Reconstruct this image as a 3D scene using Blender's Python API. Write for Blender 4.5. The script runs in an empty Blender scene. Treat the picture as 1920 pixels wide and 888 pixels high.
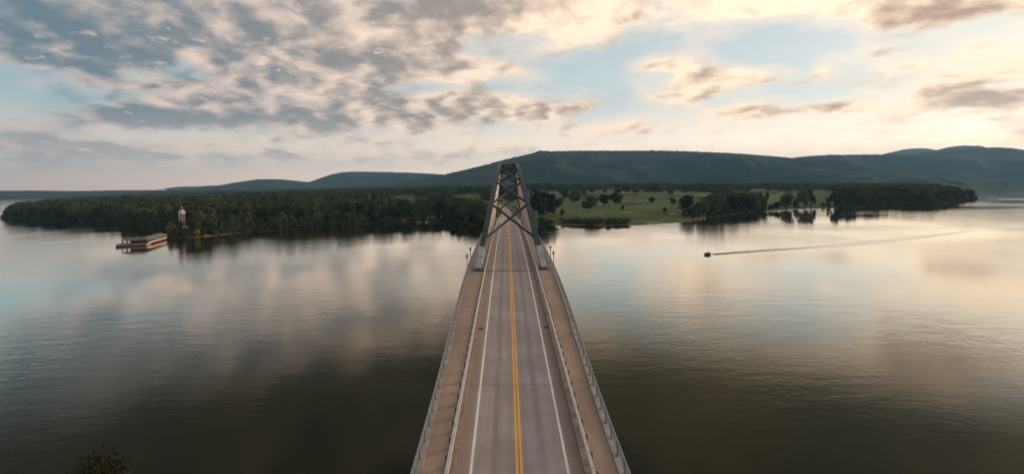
import bpy, math, random
import numpy as np
from mathutils import Vector, Matrix, noise as mnoise

# ------------------------------------------------------------------ camera
SC = bpy.context.scene
COL = SC.collection
FPX = 900.0                      # focal length in pixels of the 1920 px wide photograph
HORIZON = 349.0
YAW, ROLL = 0.0111, 0.014
CAM = np.array([-0.6, 0.0, 46.0])
_f = np.array([math.sin(YAW), math.cos(YAW), 0.0])
_r0 = np.array([math.cos(YAW), -math.sin(YAW), 0.0])
_u0 = np.array([0.0, 0.0, 1.0])
_r = _r0 * math.cos(ROLL) - _u0 * math.sin(ROLL)
_u = _u0 * math.cos(ROLL) + _r0 * math.sin(ROLL)
cd = bpy.data.cameras.new('camera')
cam = bpy.data.objects.new('camera', cd); COL.objects.link(cam)
cd.sensor_width = 36.0
cd.lens = 36.0 * FPX / 1920.0
cd.shift_y = -(444.0 - HORIZON) / 1920.0
cd.clip_start = 0.5; cd.clip_end = 80000.0
cam.matrix_world = Matrix(((_r[0], _u[0], -_f[0], CAM[0]), (_r[1], _u[1], -_f[1], CAM[1]),
                           (_r[2], _u[2], -_f[2], CAM[2]), (0, 0, 0, 1)))
SC.camera = cam
SC.view_settings.view_transform = 'Standard'
SC.view_settings.look = 'None'
SC.view_settings.gamma = 1.0
SC.view_settings.exposure = 1.48
SC.cycles.use_denoising = True
SC.cycles.max_bounces = 6
SC.cycles.diffuse_bounces = 2
SC.cycles.glossy_bounces = 3
SC.cycles.volume_bounces = 0
SC.cycles.transmission_bounces = 2
SC.cycles.transparent_max_bounces = 8
SC.cycles.sample_clamp_indirect = 6.0

# ------------------------------------------------------------------ world
SUN_AZ, SUN_EL = math.radians(67), math.radians(9)       # azimuth to the right of the road axis

def azel(px, py):
    d = _f + _r * (px - 960) / FPX - _u * (py - HORIZON) / FPX
    return math.atan2(d[0], d[1]), math.atan2(d[2], math.hypot(d[0], d[1]))

class NT:
    """small helper round a node tree"""
    def __init__(s, tree):
        s.t = tree; s.n = tree.nodes; s.l = tree.links
        s.n.clear()
    def new(s, typ, **kw):
        n = s.n.new(typ)
        for k, v in kw.items(): setattr(n, k, v)
        return n
    def put(s, sock, v):
        if isinstance(v, bpy.types.NodeSocket): s.l.new(v, sock)
        elif v is not None: sock.default_value = v
    def math(s, op, a, b=None, c=None, clamp=False):
        n = s.new('ShaderNodeMath', operation=op); n.use_clamp = clamp
        for i, v in enumerate((a, b, c)):
            if v is not None: s.put(n.inputs[i], v)
        return n.outputs[0]
    def vmath(s, op, a, b=None):
        n = s.new('ShaderNodeVectorMath', operation=op)
        s.put(n.inputs[0], a)
        if b is not None: s.put(n.inputs[1], b)
        return n.outputs['Value'] if op in ('DOT_PRODUCT', 'LENGTH', 'DISTANCE') else n.outputs[0]
    def ramp01(s, v, a, b, c=0.0, d=1.0, smooth=True):
        n = s.new('ShaderNodeMapRange'); n.interpolation_type = 'SMOOTHSTEP' if smooth else 'LINEAR'
        n.clamp = True
        s.put(n.inputs['Value'], v)
        for k, x in zip(('From Min', 'From Max', 'To Min', 'To Max'), (a, b, c, d)): s.put(n.inputs[k], x)
        return n.outputs[0]
    def mix(s, f, a, b, blend='MIX'):
        n = s.new('ShaderNodeMix', data_type='RGBA', blend_type=blend)
        s.put(n.inputs[0], f)
        for i, v in ((6, a), (7, b)):
            if isinstance(v, tuple): v = (*v[:3], 1.0)
            s.put(n.inputs[i], v)
        return n.outputs[2]
    def noise(s, vec, scale, detail=4.0, rough=0.5, lac=2.0, dist=0.0, out=0, dims='3D', w=0.0):
        n = s.new('ShaderNodeTexNoise'); n.noise_dimensions = dims
        if vec is not None: s.put(n.inputs['Vector'], vec)
        s.put(n.inputs['Scale'], scale); n.inputs['Detail'].default_value = detail
        n.inputs['Roughness'].default_value = rough; n.inputs['Lacunarity'].default_value = lac
        n.inputs['Distortion'].default_value = dist
        if dims == '4D': n.inputs['W'].default_value = w
        return n.outputs[out]
    def comb(s, x, y, z):
        n = s.new('ShaderNodeCombineXYZ')
        for i, v in enumerate((x, y, z)): s.put(n.inputs[i], v)
        return n.outputs[0]
    def sep(s, v):
        n = s.new('ShaderNodeSeparateXYZ'); s.put(n.inputs[0], v)
        return n.outputs

world = bpy.data.worlds.new('World'); SC.world = world
world.use_nodes = True
world.cycles.sampling_method = 'MANUAL'; world.cycles.sample_map_resolution = 256
W = NT(world.node_tree)
gen = W.new('ShaderNodeTexCoord').outputs['Generated']
D = W.vmath('NORMALIZE', gen)
dx, dy, dz = W.sep(D)
el = W.math('ARCSINE', dz)
ela = W.math('ABSOLUTE', el)
az = W.math('ARCTAN2', dx, dy)
hor = W.math('SQRT', W.math('ADD', W.math('ADD', W.math('MULTIPLY', dx, dx), W.math('MULTIPLY', dy, dy)), 1e-6))
cs = W.math('DIVIDE', W.math('ADD', W.math('MULTIPLY', dx, math.sin(SUN_AZ)), W.math('MULTIPLY', dy, math.cos(SUN_AZ))), hor)
tsun = W.ramp01(cs, -0.38, .86, smooth=False)              # 0 away from the sun, 1 towards it
nish = W.new('ShaderNodeTexSky'); nish.sky_type = 'NISHITA'; nish.sun_disc = False
nish.sun_elevation = SUN_EL; nish.sun_rotation = SUN_AZ
nish.air_density = 1.0; nish.dust_density = 1.6; nish.ozone_density = 1.5
# clear sky between the clouds, dusk tints that follow the angle from the sun
K = 10.0                                                    # background strength is 0.1
def c(r, g, b): return (r * K, g * K, b * K)
hcol = W.mix(tsun, c(.46, .30, .245), c(.92, .71, .56))
lcol = W.mix(tsun, c(.35, .258, .222), c(.68, .545, .435))
mcol = W.mix(tsun, c(.112, .186, .206), c(.260, .282, .285))
tcol = W.mix(tsun, c(.034, .066, .080), c(.14, .168, .182))
sky = W.mix(W.ramp01(ela, math.radians(.3), math.radians(4)), hcol, lcol)
sky = W.mix(W.ramp01(ela, math.radians(3), math.radians(10)), sky, mcol)
sky = W.mix(W.ramp01(ela, math.radians(9), math.radians(32)), sky, tcol)
sky = W.mix(0.15, sky, nish.outputs[0])
# cloud field on a flattened dome
inv = W.math('DIVIDE', 1.0, W.math('ADD', W.math('ABSOLUTE', dz), 0.27))
P = W.comb(W.math('MULTIPLY', dx, inv), W.math('MULTIPLY', dy, inv), 0.0)
warp = W.noise(P, 2.2, 3.0, 0.55, out=1)
warp = W.vmath('SUBTRACT', warp, (0.5, 0.5, 0.5))
Pw = W.vmath('ADD', P, W.vmath('MULTIPLY', warp, (0.22, 0.22, 0.0)))
n1 = W.noise(Pw, 3.3, 9.0, 0.53)
SHIFT = (math.sin(SUN_AZ) * 0.055, math.cos(SUN_AZ) * 0.055, 0.0)
n1s = W.noise(W.vmath('ADD', Pw, SHIFT), 3.3, 5.0, 0.51)
n2 = W.noise(Pw, 10.0, 6.0, 0.6)
AE = W.comb(az, ela, 0.0)
AEw = W.vmath('ADD', AE, W.vmath('MULTIPLY', warp, (0.10, 0.05, 0.0)))
# cloud groups: centre and radius (given for the photograph's sky), cover, darkness
BUMPS = [
 (300, 70, 420, 120, .42, .30), (110, 60, 170, 70, .15, .35), (620, 120, 260, 110, .22, .12),
 (60, 192, 130, 34, -.55, 0), (430, 62, 60, 34, -.22, 0), (20, 30, 70, 26, -.15, .1),
 (230, 222, 190, 26, .42, .62), (560, 228, 240, 32, .42, .50), (40, 268, 150, 26, .38, .45),
 (370, 268, 240, 9, -.45, 0), (330, 292, 190, 14, .34, .34), (90, 305, 130, 14, .36, .30),
 (800, 50, 240, 60, .40, .10), (850, 8, 150, 26, .20, .62), (700, 108, 50, 10, .20, .45),
 (800, 128, 150, 26, .40, .22), (880, 206, 130, 26, .58, .40), (1050, 206, 70, 20, .56, .10),
 (760, 185, 90, 14, .30, .35), (1120, 125, 120, 34, -.36, 0), (860, 165, 150, 10, -.25, 0),
 (1230, 116, 90, 18, .58, .36), (1340, 146, 80, 22, .58, .12), (1130, 25, 220, 40, .36, .04),
 (1440, 15, 80, 22, .32, 0), (1720, 18, 170, 40, .50, .25), (1850, 8, 160, 18, .20, .50),
 (1850, 90, 110, 30, .32, .25), (1800, 185, 90, 24, .42, .60), (1895, 198, 55, 26, .46, .62),
 (1540, 205, 120, 14, .52, .48), (1610, 155, 45, 8, .30, .45), (1524, 130, 20, 18, .38, 0),
 (1160, 246, 100, 13, .46, .28), (1400, 203, 80, 12, .30, .28), (1480, 85, 160, 36, -.30, 0),
 (1270, 180, 120, 10, .25, .25), (900, 290, 220, 10, .30, .30), (600, 300, 260, 12, .26, .24), (1260, 60, 120, 16, -.25, 0),
 (1250, -120, 1100, 110, .34, .0), (250, -120, 700, 150, .14, .16),
]
cov = None; dark = None
for (bx_, by_, rx_, ry_, cv, dk) in BUMPS:
    a0, e0 = azel(bx_, by_)
    a1, _ = azel(bx_ + rx_ * .5, by_); a2, _ = azel(bx_ - rx_ * .5, by_)
    _, e1 = azel(bx_, by_ - ry_ * .5); _, e2 = azel(bx_, by_ + ry_ * .5)
    q = W.vmath('MULTIPLY', W.vmath('SUBTRACT', AEw, (a0, e0, 0)), (1 / (a1 - a2), 1 / abs(e1 - e2), 0))
    g = W.math('EXPONENT', W.math('MULTIPLY', W.vmath('DOT_PRODUCT', q, q), -1.0))
    cov = W.math('MULTIPLY', g, cv) if cov is None else W.math('MULTIPLY_ADD', g, cv, cov)
    if dk: dark = W.math('MULTIPLY', g, dk) if dark is None else W.math('MULTIPLY_ADD', g, dk, dark)
val = W.math('ADD', W.math('ADD', n1, W.math('MULTIPLY', cov, 0.62)), W.math('MULTIPLY', W.math('SUBTRACT', n2, .5), .16))
val = W.math('ADD', val, W.ramp01(ela, math.radians(20), math.radians(40), 0.0, .10))
dens = W.ramp01(val, .51, .70)
thin = W.ramp01(val, .36, .60, 0.05, .46)                    # thin veil round the clouds
dens = W.math('MAXIMUM', dens, thin)
dens = W.math('MULTIPLY', dens, W.ramp01(ela, math.radians(.8), math.radians(3.4)))
lit = W.mix(tsun, c(.30, .228, .198), c(.54, .415, .30))
shd = W.mix(tsun, c(.052, .079, .098), c(.205, .145, .108))
rel = W.math('MULTIPLY', W.math('SUBTRACT', n1, n1s), 2.8)  # side that faces the sun
thick = W.ramp01(val, .60, .95)
sh = W.math('ADD', W.math('ADD', W.math('MULTIPLY', dark, .80), W.math('MULTIPLY', thick, .20)), rel)
n3 = W.noise(Pw, 5.4, 6.0, .52, w=1.0, dims='4D')
sh = W.math('ADD', sh, W.math('MULTIPLY', W.math('SUBTRACT', n3, .5), 1.5))
sh = W.math('ADD', sh, W.math('MULTIPLY', W.math('SUBTRACT', n2, .5), .5))
sh = W.math('ADD', sh, W.ramp01(tsun, 0.0, .75, .36, .08, smooth=False))
sh = W.math('ADD', sh, W.ramp01(ela, math.radians(32), math.radians(60), 0.0, .30))   # overhead one sees the grey bases
sh = W.ramp01(sh, 0.0, 1.0)
puff = W.math('MULTIPLY', W.ramp01(n2, .56, .70), W.ramp01(tsun, .25, .75, .85, .15))   # small sunlit heads on the cloud sheet
puff = W.math('MULTIPLY', puff, W.ramp01(n3, .40, .60))
sh = W.math('MULTIPLY', sh, W.math('SUBTRACT', 1.0, puff))
cloud = W.mix(sh, lit, shd)
# low clouds take on the tint of the horizon air
cloud = W.mix(W.ramp01(ela, math.radians(1), math.radians(9), .62, 0.0), cloud, lcol)
sky = W.mix(dens, sky, cloud)
bg = W.new('ShaderNodeBackground'); W.put(bg.inputs['Color'], sky); bg.inputs['Strength'].default_value = 0.1
wo = W.new('ShaderNodeOutputWorld'); W.l.new(bg.outputs[0], wo.inputs['Surface'])

sl = bpy.data.lights.new('sun', 'SUN'); so = bpy.data.objects.new('sun', sl); COL.objects.link(so)
sl.energy = 1.5; sl.angle = math.radians(14); sl.color = (1.0, .76, .55)
sdir = Vector((math.sin(SUN_AZ) * math.cos(SUN_EL), math.cos(SUN_AZ) * math.cos(SUN_EL), math.sin(SUN_EL)))
so.rotation_euler = (-sdir).to_track_quat('-Z', 'Y').to_euler()
so.location = sdir * 500

# ------------------------------------------------------------------ helpers
rnd = random.Random(7)
nrng = np.random.default_rng(11)

def ray(px, py):
    d = _f + _r * (px - 960) / FPX - _u * (py - HORIZON) / FPX
    return d
def on_z(px, py, z=0.0):
    d = ray(px, py); t = (z - CAM[2]) / d[2]
    return CAM + d * t
def at_depth(px, py, depth):
    return CAM + ray(px, py) * depth

class MB:
    def __init__(s): s.v = []; s.f = []
    def add(s, vs, fs):
        b = len(s.v); s.v += [tuple(p) for p in vs]; s.f += [tuple(i + b for i in q) for q in fs]
    def box(s, x0, x1, y0, y1, z0, z1):
        s.add([(x0, y0, z0), (x1, y0, z0), (x1, y1, z0), (x0, y1, z0), (x0, y0, z1), (x1, y0, z1), (x1, y1, z1), (x0, y1, z1)],
              [(3, 2, 1, 0), (4, 5, 6, 7), (0, 1, 5, 4), (1, 2, 6, 5), (2, 3, 7, 6), (3, 0, 4, 7)])
    def beam(s, p, q, w, h, up=(0, 0, 1)):
        p = Vector(p); q = Vector(q); d = (q - p).normalized()
        sd = d.cross(Vector(up)).normalized(); u = sd.cross(d)
        vs = []
        for b in (p, q):
            for i, j in ((-1, -1), (1, -1), (1, 1), (-1, 1)):
                vs.append(b + sd * (i * w / 2) + u * (j * h / 2))
        s.add(vs, [(0, 3, 2, 1), (4, 5, 6, 7), (0, 1, 5, 4), (1, 2, 6, 5), (2, 3, 7, 6), (3, 0, 4, 7)])
    def tube(s, p, q, r0, r1=None, n=8):
        r1 = r0 if r1 is None else r1
        p = Vector(p); q = Vector(q); d = (q - p).normalized()
        a = d.orthogonal().normalized(); b = d.cross(a)
        vs = []
        for c_, r in ((p, r0), (q, r1)):
            for i in range(n):
                t = 2 * math.pi * i / n
                vs.append(c_ + a * (r * math.cos(t)) + b * (r * math.sin(t)))
        s.add(vs, [(i, (i + 1) % n, n + (i + 1) % n, n + i) for i in range(n)] + [tuple(range(n))[::-1], tuple(range(n, 2 * n))])
    def lathe(s, prof, n=16, cx=0, cy=0, ph=0.0):
        vs = []; fs = []
        for (r, z) in prof:
            for i in range(n):
                t = 2 * math.pi * (i + ph) / n
                vs.append((cx + r * math.cos(t), cy + r * math.sin(t), z))
        for k in range(len(prof) - 1):
            for i in range(n):
                j = (i + 1) % n
                fs.append((k * n + i, k * n + j, (k + 1) * n + j, (k + 1) * n + i))
        fs.append(tuple(range(n))[::-1]); m = (len(prof) - 1) * n
        fs.append(tuple(range(m, m + n)))
        s.add(vs, fs)
    def sweep(s, ys, ring, closed=True):
        """ring(y) -> list of (x, y, z); consecutive rings are joined"""
        rs = [ring(y) for y in ys]; n = len(rs[0]); vs = [p for r in rs for p in r]; fs = []
        for k in range(len(rs) - 1):
            for i in range(n if closed else n - 1):
                j = (i + 1) % n
                fs.append((k * n + i, (k + 1) * n + i, (k + 1) * n + j, k * n + j))
        if closed:
            fs.append(tuple(range(n))); m = (len(rs) - 1) * n
            fs.append(tuple(range(m, m + n))[::-1])
        s.add(vs, fs)
    def mesh(s, name, mat, smooth=False):
        m = bpy.data.meshes.new(name); m.from_pydata(s.v, [], s.f); m.update()
        if mat: m.materials.append(mat)
        if smooth: m.polygons.foreach_set('use_smooth', [True] * len(m.polygons))
        return m
    def build(s, name, mat, parent=None, smooth=False):
        return link(name, s.mesh(name, mat, smooth), parent)

def link(name, mesh, parent=None, loc=None, rz=None, scale=None):
    o = bpy.data.objects.new(name, mesh); COL.objects.link(o)
    if parent: o.parent = parent
    if loc is not None: o.location = tuple(loc)
    if rz is not None: o.rotation_euler = (0, 0, rz)
    if scale is not None: o.scale = scale
    return o
def tag(o, label=None, cat=None, group=None, kind=None):
    if label: o['label'] = label
    if cat: o['category'] = cat
    if group: o['group'] = group
    if kind: o['kind'] = kind
    return o
def thing(name, label, cat, loc=(0, 0, 0), rz=0.0, group=None):
    o = link(name, None, None, loc, rz)
    o.empty_display_size = .5
    return tag(o, label, cat, group)
def recalc(o):
    import bmesh
    b = bmesh.new(); b.from_mesh(o.data); bmesh.ops.recalc_face_normals(b, faces=b.faces); b.to_mesh(o.data); b.free()
    return o

# ------------------------------------------------------------------ materials
def material(name):
    m = bpy.data.materials.new(name); m.use_nodes = True
    n = NT(m.node_tree)
    out = n.new('ShaderNodeOutputMaterial'); p = n.new('ShaderNodeBsdfPrincipled')
    n.l.new(p.outputs[0], out.inputs['Surface'])
    return m, n, p
def plain(name, col, rough=.7, var=.25, scale=1.5, metal=0.0, bump=0.0, bscale=20.0, spec=.4, tint=None):
    """base colour with soft mottling and optional fine relief"""
    m, n, p = material(name)
    co = n.new('ShaderNodeTexCoord').outputs['Object']
    f = n.noise(co, scale, 6.0, .6)
    lo = tuple(x * (1 - var) for x in col); hi = tint or tuple(min(1, x * (1 + var)) for x in col)
    n.put(p.inputs['Base Color'], n.mix(n.ramp01(f, .3, .7), lo, hi))
    p.inputs['Roughness'].default_value = rough; p.inputs['Metallic'].default_value = metal
    p.inputs['Specular IOR Level'].default_value = spec
    if bump:
        b = n.new('ShaderNodeBump'); b.inputs['Strength'].default_value = bump; b.inputs['Distance'].default_value = .02
        n.put(b.inputs['Height'], n.noise(co, bscale, 4.0)); n.l.new(b.outputs[0], p.inputs['Normal'])
    return m

M = {}
M['steel'] = plain('slate_steel', (.022, .040, .053), .6, .30, .9, bump=.2)
M['steel_light'] = plain('galvanised_plate', (.30, .34, .35), .5, .15, 1.2)
M['cable'] = plain('cable_sheath', (.60, .49, .46), .5, .1, .5)
M['rail'] = plain('rail_steel', (.40, .37, .36), .5, .18, 2.0)
M['rail_dark'] = plain('post_steel', (.055, .06, .065), .55, .2, 2.0)
M['rail_grey'] = plain('railing_steel', (.17, .185, .20), .5, .2, 2.0)
M['concrete'] = plain('concrete', (.33, .29, .265), .85, .22, .6, bump=.3)
M['curb'] = plain('curb_concrete', (.27, .205, .165), .85, .25, .8, bump=.3)
M['pier'] = plain('pier_concrete', (.28, .27, .25), .85, .22, .4, bump=.3)
M['faint_joint'] = plain('faint_joint', (.19, .16, .15), .85, .2, 3)
M['joint'] = plain('joint_rubber', (.085, .078, .073), .8, .2, 3)
M['iron'] = plain('cast_iron', (.03, .028, .027), .6, .2, 3)
M['lamp_glass'] = plain('lamp_glass', (.30, .26, .20), .3, .1, 3)
M['granite'] = plain('granite', (.52, .43, .385), .8, .18, .8, bump=.3)
M['granite_base'] = plain('granite_base', (.24, .205, .185), .85, .28, 1.0, bump=.4)
M['bronze'] = plain('green_bronze', (.10, .13, .11), .5, .2, 2)
M['dark_bronze'] = plain('dark_bronze', (.03, .028, .025), .5, .2, 2)
M['pier_roof'] = plain('green_roof', (.075, .09, .06), .7, .18, .6)
M['tan_and_sunlit_timber'] = plain('tan_and_sunlit_timber', (.34, .24, .19), .8, .2, 1.0)  # pinkish light on the pier's lit side is put into this tan
M['dark_and_shaded_timber'] = plain('dark_and_shaded_timber', (.05, .042, .035), .85, .3, 1.0)  # dark piles and cribs; also paints the shade on the pier's front
M['stone'] = plain('field_stone', (.33, .29, .26), .9, .3, .5, bump=.4)
M['roof_grey'] = plain('roof_shingle', (.16, .135, .125), .8, .15, .8)
M['siding'] = plain('pale_siding', (.44, .40, .36), .8, .12, 1.0)
M['window'] = plain('window_glass', (.02, .022, .025), .15, .1, 1.0)
M['white'] = plain('white_paint', (.72, .70, .66), .5, .08, 1.0)
M['red'] = plain('faded_red', (.36, .14, .12), .7, .2, 1.0)
M['rubber'] = plain('black_rubber', (.02, .02, .02), .8, .1, 1.0)
M['hull'] = plain('boat_hull', (.05, .055, .065), .35, .15, 1.0)
M['gravel'] = plain('gravel_path', (.17, .145, .10), .95, .3, .4)
M['bark'] = plain('bark', (.055, .042, .033), .95, .3, 2.0, bump=.5)
def paint_mat(name, col, under):
    m, n, p = material(name)
    co = n.new('ShaderNodeTexCoord').outputs['Object']
    a = n.noise(n.vmath('MULTIPLY', co, (1.0, .35, 1.0)), 7.0, 8, .7); b = n.noise(co, .35, 5, .6)
    wear = n.math('ADD', a, n.math('MULTIPLY', n.math('SUBTRACT', b, .5), .5))
    c0 = n.mix(n.ramp01(b, .3, .7), tuple(v * .82 for v in col), col)
    n.put(p.inputs['Base Color'], n.mix(n.ramp01(wear, .60, .74, 0, .55), c0, under)); p.inputs['Roughness'].default_value = .75
    return m
M['yellow'] = paint_mat('yellow_line', (.90, .40, .035), (.42, .26, .14))
M['white_line'] = paint_mat('white_line', (.80, .73, .70), (.34, .29, .28))

def road_mat(name, base, track, shoulder, half=3.4, tracks=True):
    """worn concrete: wheel tracks, brown shoulders, cross stains"""
    m, n, p = material(name)
    co = n.new('ShaderNodeTexCoord').outputs['Object']
    x, y, z = n.sep(co)
    stretched = n.comb(n.math('MULTIPLY', x, 1.6), n.math('MULTIPLY', y, .05), 0.0)
    streak = n.noise(stretched, 2.2, 6, .62)
    blot = n.noise(co, .22, 7, .62)
    fine = n.noise(co, 9.0, 5, .7)
    col = n.mix(n.ramp01(blot, .35, .68), tuple(v * .80 for v in base), tuple(v * 1.14 for v in base))
    if tracks:
        ax = n.math('ABSOLUTE', x)
        for c0, k0, wd in ((1.72, 1.0, -9.0), (.55, .45, -14.0), (2.85, .35, -14.0)):
            d = n.math('SUBTRACT', ax, c0)
            g = n.math('EXPONENT', n.math('MULTIPLY', n.math('MULTIPLY', d, d), wd))
            col = n.mix(n.math('MULTIPLY', g, n.ramp01(streak, .3, .7, .35 * k0, .9 * k0)), col, track)
        col = n.mix(n.ramp01(ax, half - .15, half + .5, 0.0, .85), col, shoulder)
    col = n.mix(n.ramp01(streak, .35, .75, 0, .45), col, tuple(v * .72 for v in base))
    col = n.mix(n.ramp01(fine, .35, .75, 0, .30), col, tuple(v * .70 for v in base))
    cells = n.comb(0.0, n.math('MULTIPLY', y, .11), 0.0)
    slab = n.noise(cells, 1.0, 2, .5)
    col = n.mix(n.ramp01(slab, .42, .62, 0, .12), col, shoulder)
    n.put(p.inputs['Base Color'], col); p.inputs['Roughness'].default_value = .82
    p.inputs['Specular IOR Level'].default_value = .35
    b = n.new('ShaderNodeBump'); b.inputs['Strength'].default_value = .25; b.inputs['Distance'].default_value = .01
    n.put(b.inputs['Height'], fine); n.l.new(b.outputs[0], p.inputs['Normal'])
    return m
M['road'] = road_mat('worn_road', (.345, .292, .282), (.165, .142, .142), (.250, .183, .147))
M['walk'] = road_mat('worn_sidewalk', (.375, .265, .205), (.2, .2, .2), (.28, .20, .155), tracks=False)
M['deck'] = plain('deck_concrete', (.25, .23, .21), .85, .2, .4)

# leaves: colour varies from tree to tree and from clump to clump
def leaf_mat(name, a, b):
    m, n, p = material(name)
    r = n.new('ShaderNodeObjectInfo').outputs['Random']
    co = n.new('ShaderNodeTexCoord').outputs['Object']
    f = n.noise(co, 5.0, 3.0, .6)
    base = n.mix(r, a, b)
    n.put(p.inputs['Base Color'], n.mix(n.ramp01(f, .3, .7), n.mix(.45, base, (.006, .010, .005)), n.mix(.25, base, b)))
    p.inputs['Roughness'].default_value = .85; p.inputs['Specular IOR Level'].default_value = .15
    return m
M['leaf'] = leaf_mat('leaf_green', (.017, .030, .013), (.090, .105, .034))
M['leaf_olive'] = leaf_mat('leaf_olive', (.060, .072, .022), (.090, .095, .030))
M['leaf_yellow'] = leaf_mat('leaf_yellow', (.21, .16, .02), (.25, .18, .03))
M['leaf_corner'] = leaf_mat('leaf_corner', (.030, .029, .012), (.036, .034, .014))
M['leaf_dark'] = leaf_mat('leaf_dark', (.010, .018, .010), (.022, .034, .016))

# water: dark green body, sky in the ripples
def water_mat(name, ripple=1.0, rough=.035):
    m, n, p = material(name)
    co = n.new('ShaderNodeTexCoord').outputs['Object']
    big = n.noise(co, .006, 3, .5)
    gust = n.ramp01(big, .36, .68, .25, 1.6)
    st = n.vmath('MULTIPLY', co, (1.0, 1.35, 1.0))
    h = n.math('MULTIPLY', n.noise(st, .42, 3, .5), .30)
    h = n.math('ADD', h, n.math('MULTIPLY', n.noise(st, 1.5, 3, .55), .09))
    h = n.math('ADD', h, n.math('MULTIPLY', n.noise(n.vmath('MULTIPLY', co, (.5, 1.1, 1.0)), .17, 3, .5), .52))
    h = n.math('MULTIPLY', h, n.math('MULTIPLY', gust, ripple))
    b = n.new('ShaderNodeBump'); b.inputs['Strength'].default_value = 1.0; b.inputs['Distance'].default_value = .17
    n.put(b.inputs['Height'], h); n.l.new(b.outputs[0], p.inputs['Normal'])
    n.put(p.inputs['Base Color'], n.mix(n.ramp01(big, .35, .65), (.009, .013, .006), (.011, .014, .006)))
    p.inputs['Roughness'].default_value = .5; p.inputs['Specular IOR Level'].default_value = 0.0
    g = n.new('ShaderNodeBsdfGlossy'); g.inputs['Roughness'].default_value = rough; g.inputs['Color'].default_value = (1.0, .95, .87, 1)
    n.l.new(b.outputs[0], g.inputs['Normal'])
    lw = n.new('ShaderNodeLayerWeight'); lw.inputs['Blend'].default_value = .5; n.l.new(b.outputs[0], lw.inputs['Normal'])
    fac = n.math('MULTIPLY', n.math('POWER', lw.outputs['Facing'], 5.0), .25)     # reflection grows towards grazing view
    fac = n.math('ADD', n.math('ADD', fac, n.math('MULTIPLY', n.ramp01(lw.outputs['Facing'], .635, .88), .74)), .005)
    mx = n.new('ShaderNodeMixShader'); n.put(mx.inputs[0], fac); n.l.new(p.outputs[0], mx.inputs[1]); n.l.new(g.outputs[0], mx.inputs[2])
    out = [k for k in n.n if k.type == 'OUTPUT_MATERIAL'][0]; n.l.new(mx.outputs[0], out.inputs['Surface'])
    return m
M['water'] = water_mat('lake_water')
M['wake'] = water_mat('wake_water', 2.0, .06)

# ------------------------------------------------------------------ lake
wb = MB()
wb.add([(-17000, -3000, 0), (17000, -3000, 0), (17000, 16500, 0), (-17000, 16500, 0)], [(0, 1, 2, 3)])
lake = tag(wb.build('lake', M['water']), 'wide calm lake mirroring the dusk sky on both sides of the bridge', 'lake', kind='structure')

# ------------------------------------------------------------------ far shore land
SHORE_PX = [(3, 408), (60, 412), (125, 414), (180, 416), (240, 422), (268, 428), (296, 438), (318, 445), (345, 446), (375, 444),
 (405, 441), (435, 438), (470, 434), (520, 432), (580, 428), (640, 424), (700, 418), (750, 416), (780, 416), (830, 418),
 (870, 423), (920, 424), (960, 423), (1010, 421), (1080, 422), (1140, 423), (1200, 421), (1245, 419), (1290, 415), (1320, 409),
 (1355, 404), (1400, 399), (1440, 396), (1500, 391), (1560, 389), (1620, 388), (1660, 387), (1700, 385.5), (1740, 384.5),
 (1775, 382), (1800, 378), (1815, 374), (1831, 371.5)]
BACK_R = [(1815, 369.5), (1790, 366), (1770, 361), (1752, 355)]
BACK_L = [(250, 376), (200, 378), (150, 382), (100, 387), (60, 393), (30, 399), (8, 404)]
front = np.array([on_z(*p)[:2] for p in SHORE_PX])
# a little wander along the front shoreline
def wander(pts, amp, step=9.0):
    out = []
    for a, b in zip(pts[:-1], pts[1:]):
        L = np.linalg.norm(b - a); k = max(1, int(L / step))
        nrm = np.array([-(b - a)[1], (b - a)[0]]) / max(L, 1e-6)
        for i in range(k):
            q = a + (b - a) * i / k
            w = mnoise.noise(Vector((q[0] * .03, q[1] * .03, 2.0))) + .5 * mnoise.noise(Vector((q[0] * .09, q[1] * .09, 7.0)))
            out.append(q + nrm * amp * w)
    out.append(pts[-1])
    return np.array(out)
front = wander(front, 5.0, 14.0)
back_r = np.array([on_z(*p)[:2] for p in BACK_R]); back_l = np.array([on_z(*p)[:2] for p in BACK_L])
POLY = np.vstack([front, back_r, [[2350, 3300], [-1500, 3300]], back_l])

def sdf(x, y):
    x = np.asarray(x, float); y = np.asarray(y, float)
    d2 = np.full(x.shape, 1e18); ins = np.zeros(x.shape, bool)
    n = len(POLY)
    for i in range(n):
        ax, ay = POLY[i]; bx, by = POLY[(i + 1) % n]
        ex, ey = bx - ax, by - ay
        t = np.clip(((x - ax) * ex + (y - ay) * ey) / (ex * ex + ey * ey + 1e-9), 0, 1)
        qx = ax + ex * t - x; qy = ay + ey * t - y
        d2 = np.minimum(d2, qx * qx + qy * qy)
        cond = (ay > y) != (by > y)
        if abs(ey) > 1e-9:
            ins ^= cond & (x < ex * (y - ay) / ey + ax)
    return np.where(ins, 1, -1) * np.sqrt(d2)

def sstep(a, b, v):
    t = np.clip((v - a) / (b - a), 0, 1); return t * t * (3 - 2 * t)

def zdeck(y):
    """bridge profile: up-grade, crest, down-grade"""
    y = float(y)
    if y < 60: return 28.15 + (y - 60) * .065
    if y < 200: return 28.15 + (y - 60) * .065 - .5 * (.11 / 140) * (y - 60) ** 2
    if y < 560: return 29.55 - (y - 200) * .045
    if y < 640: return 13.35 - (y - 560) * .045 + .5 * (.06 / 80) * (y - 560) ** 2
    return 13.35 - 80 * .045 + .5 * (.06 / 80) * 6400 + (y - 640) * .015
def xroad(y):
    y = np.asarray(y, float)
    return np.where(y > 600, -((np.maximum(y, 600) - 600) ** 2) / 2600.0, 0.0)
ROAD_END = 860.0
ABUT = 574.0
zr_tab_y = np.linspace(500, 1000, 501); zr_tab = np.array([zdeck(v) for v in zr_tab_y])

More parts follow.
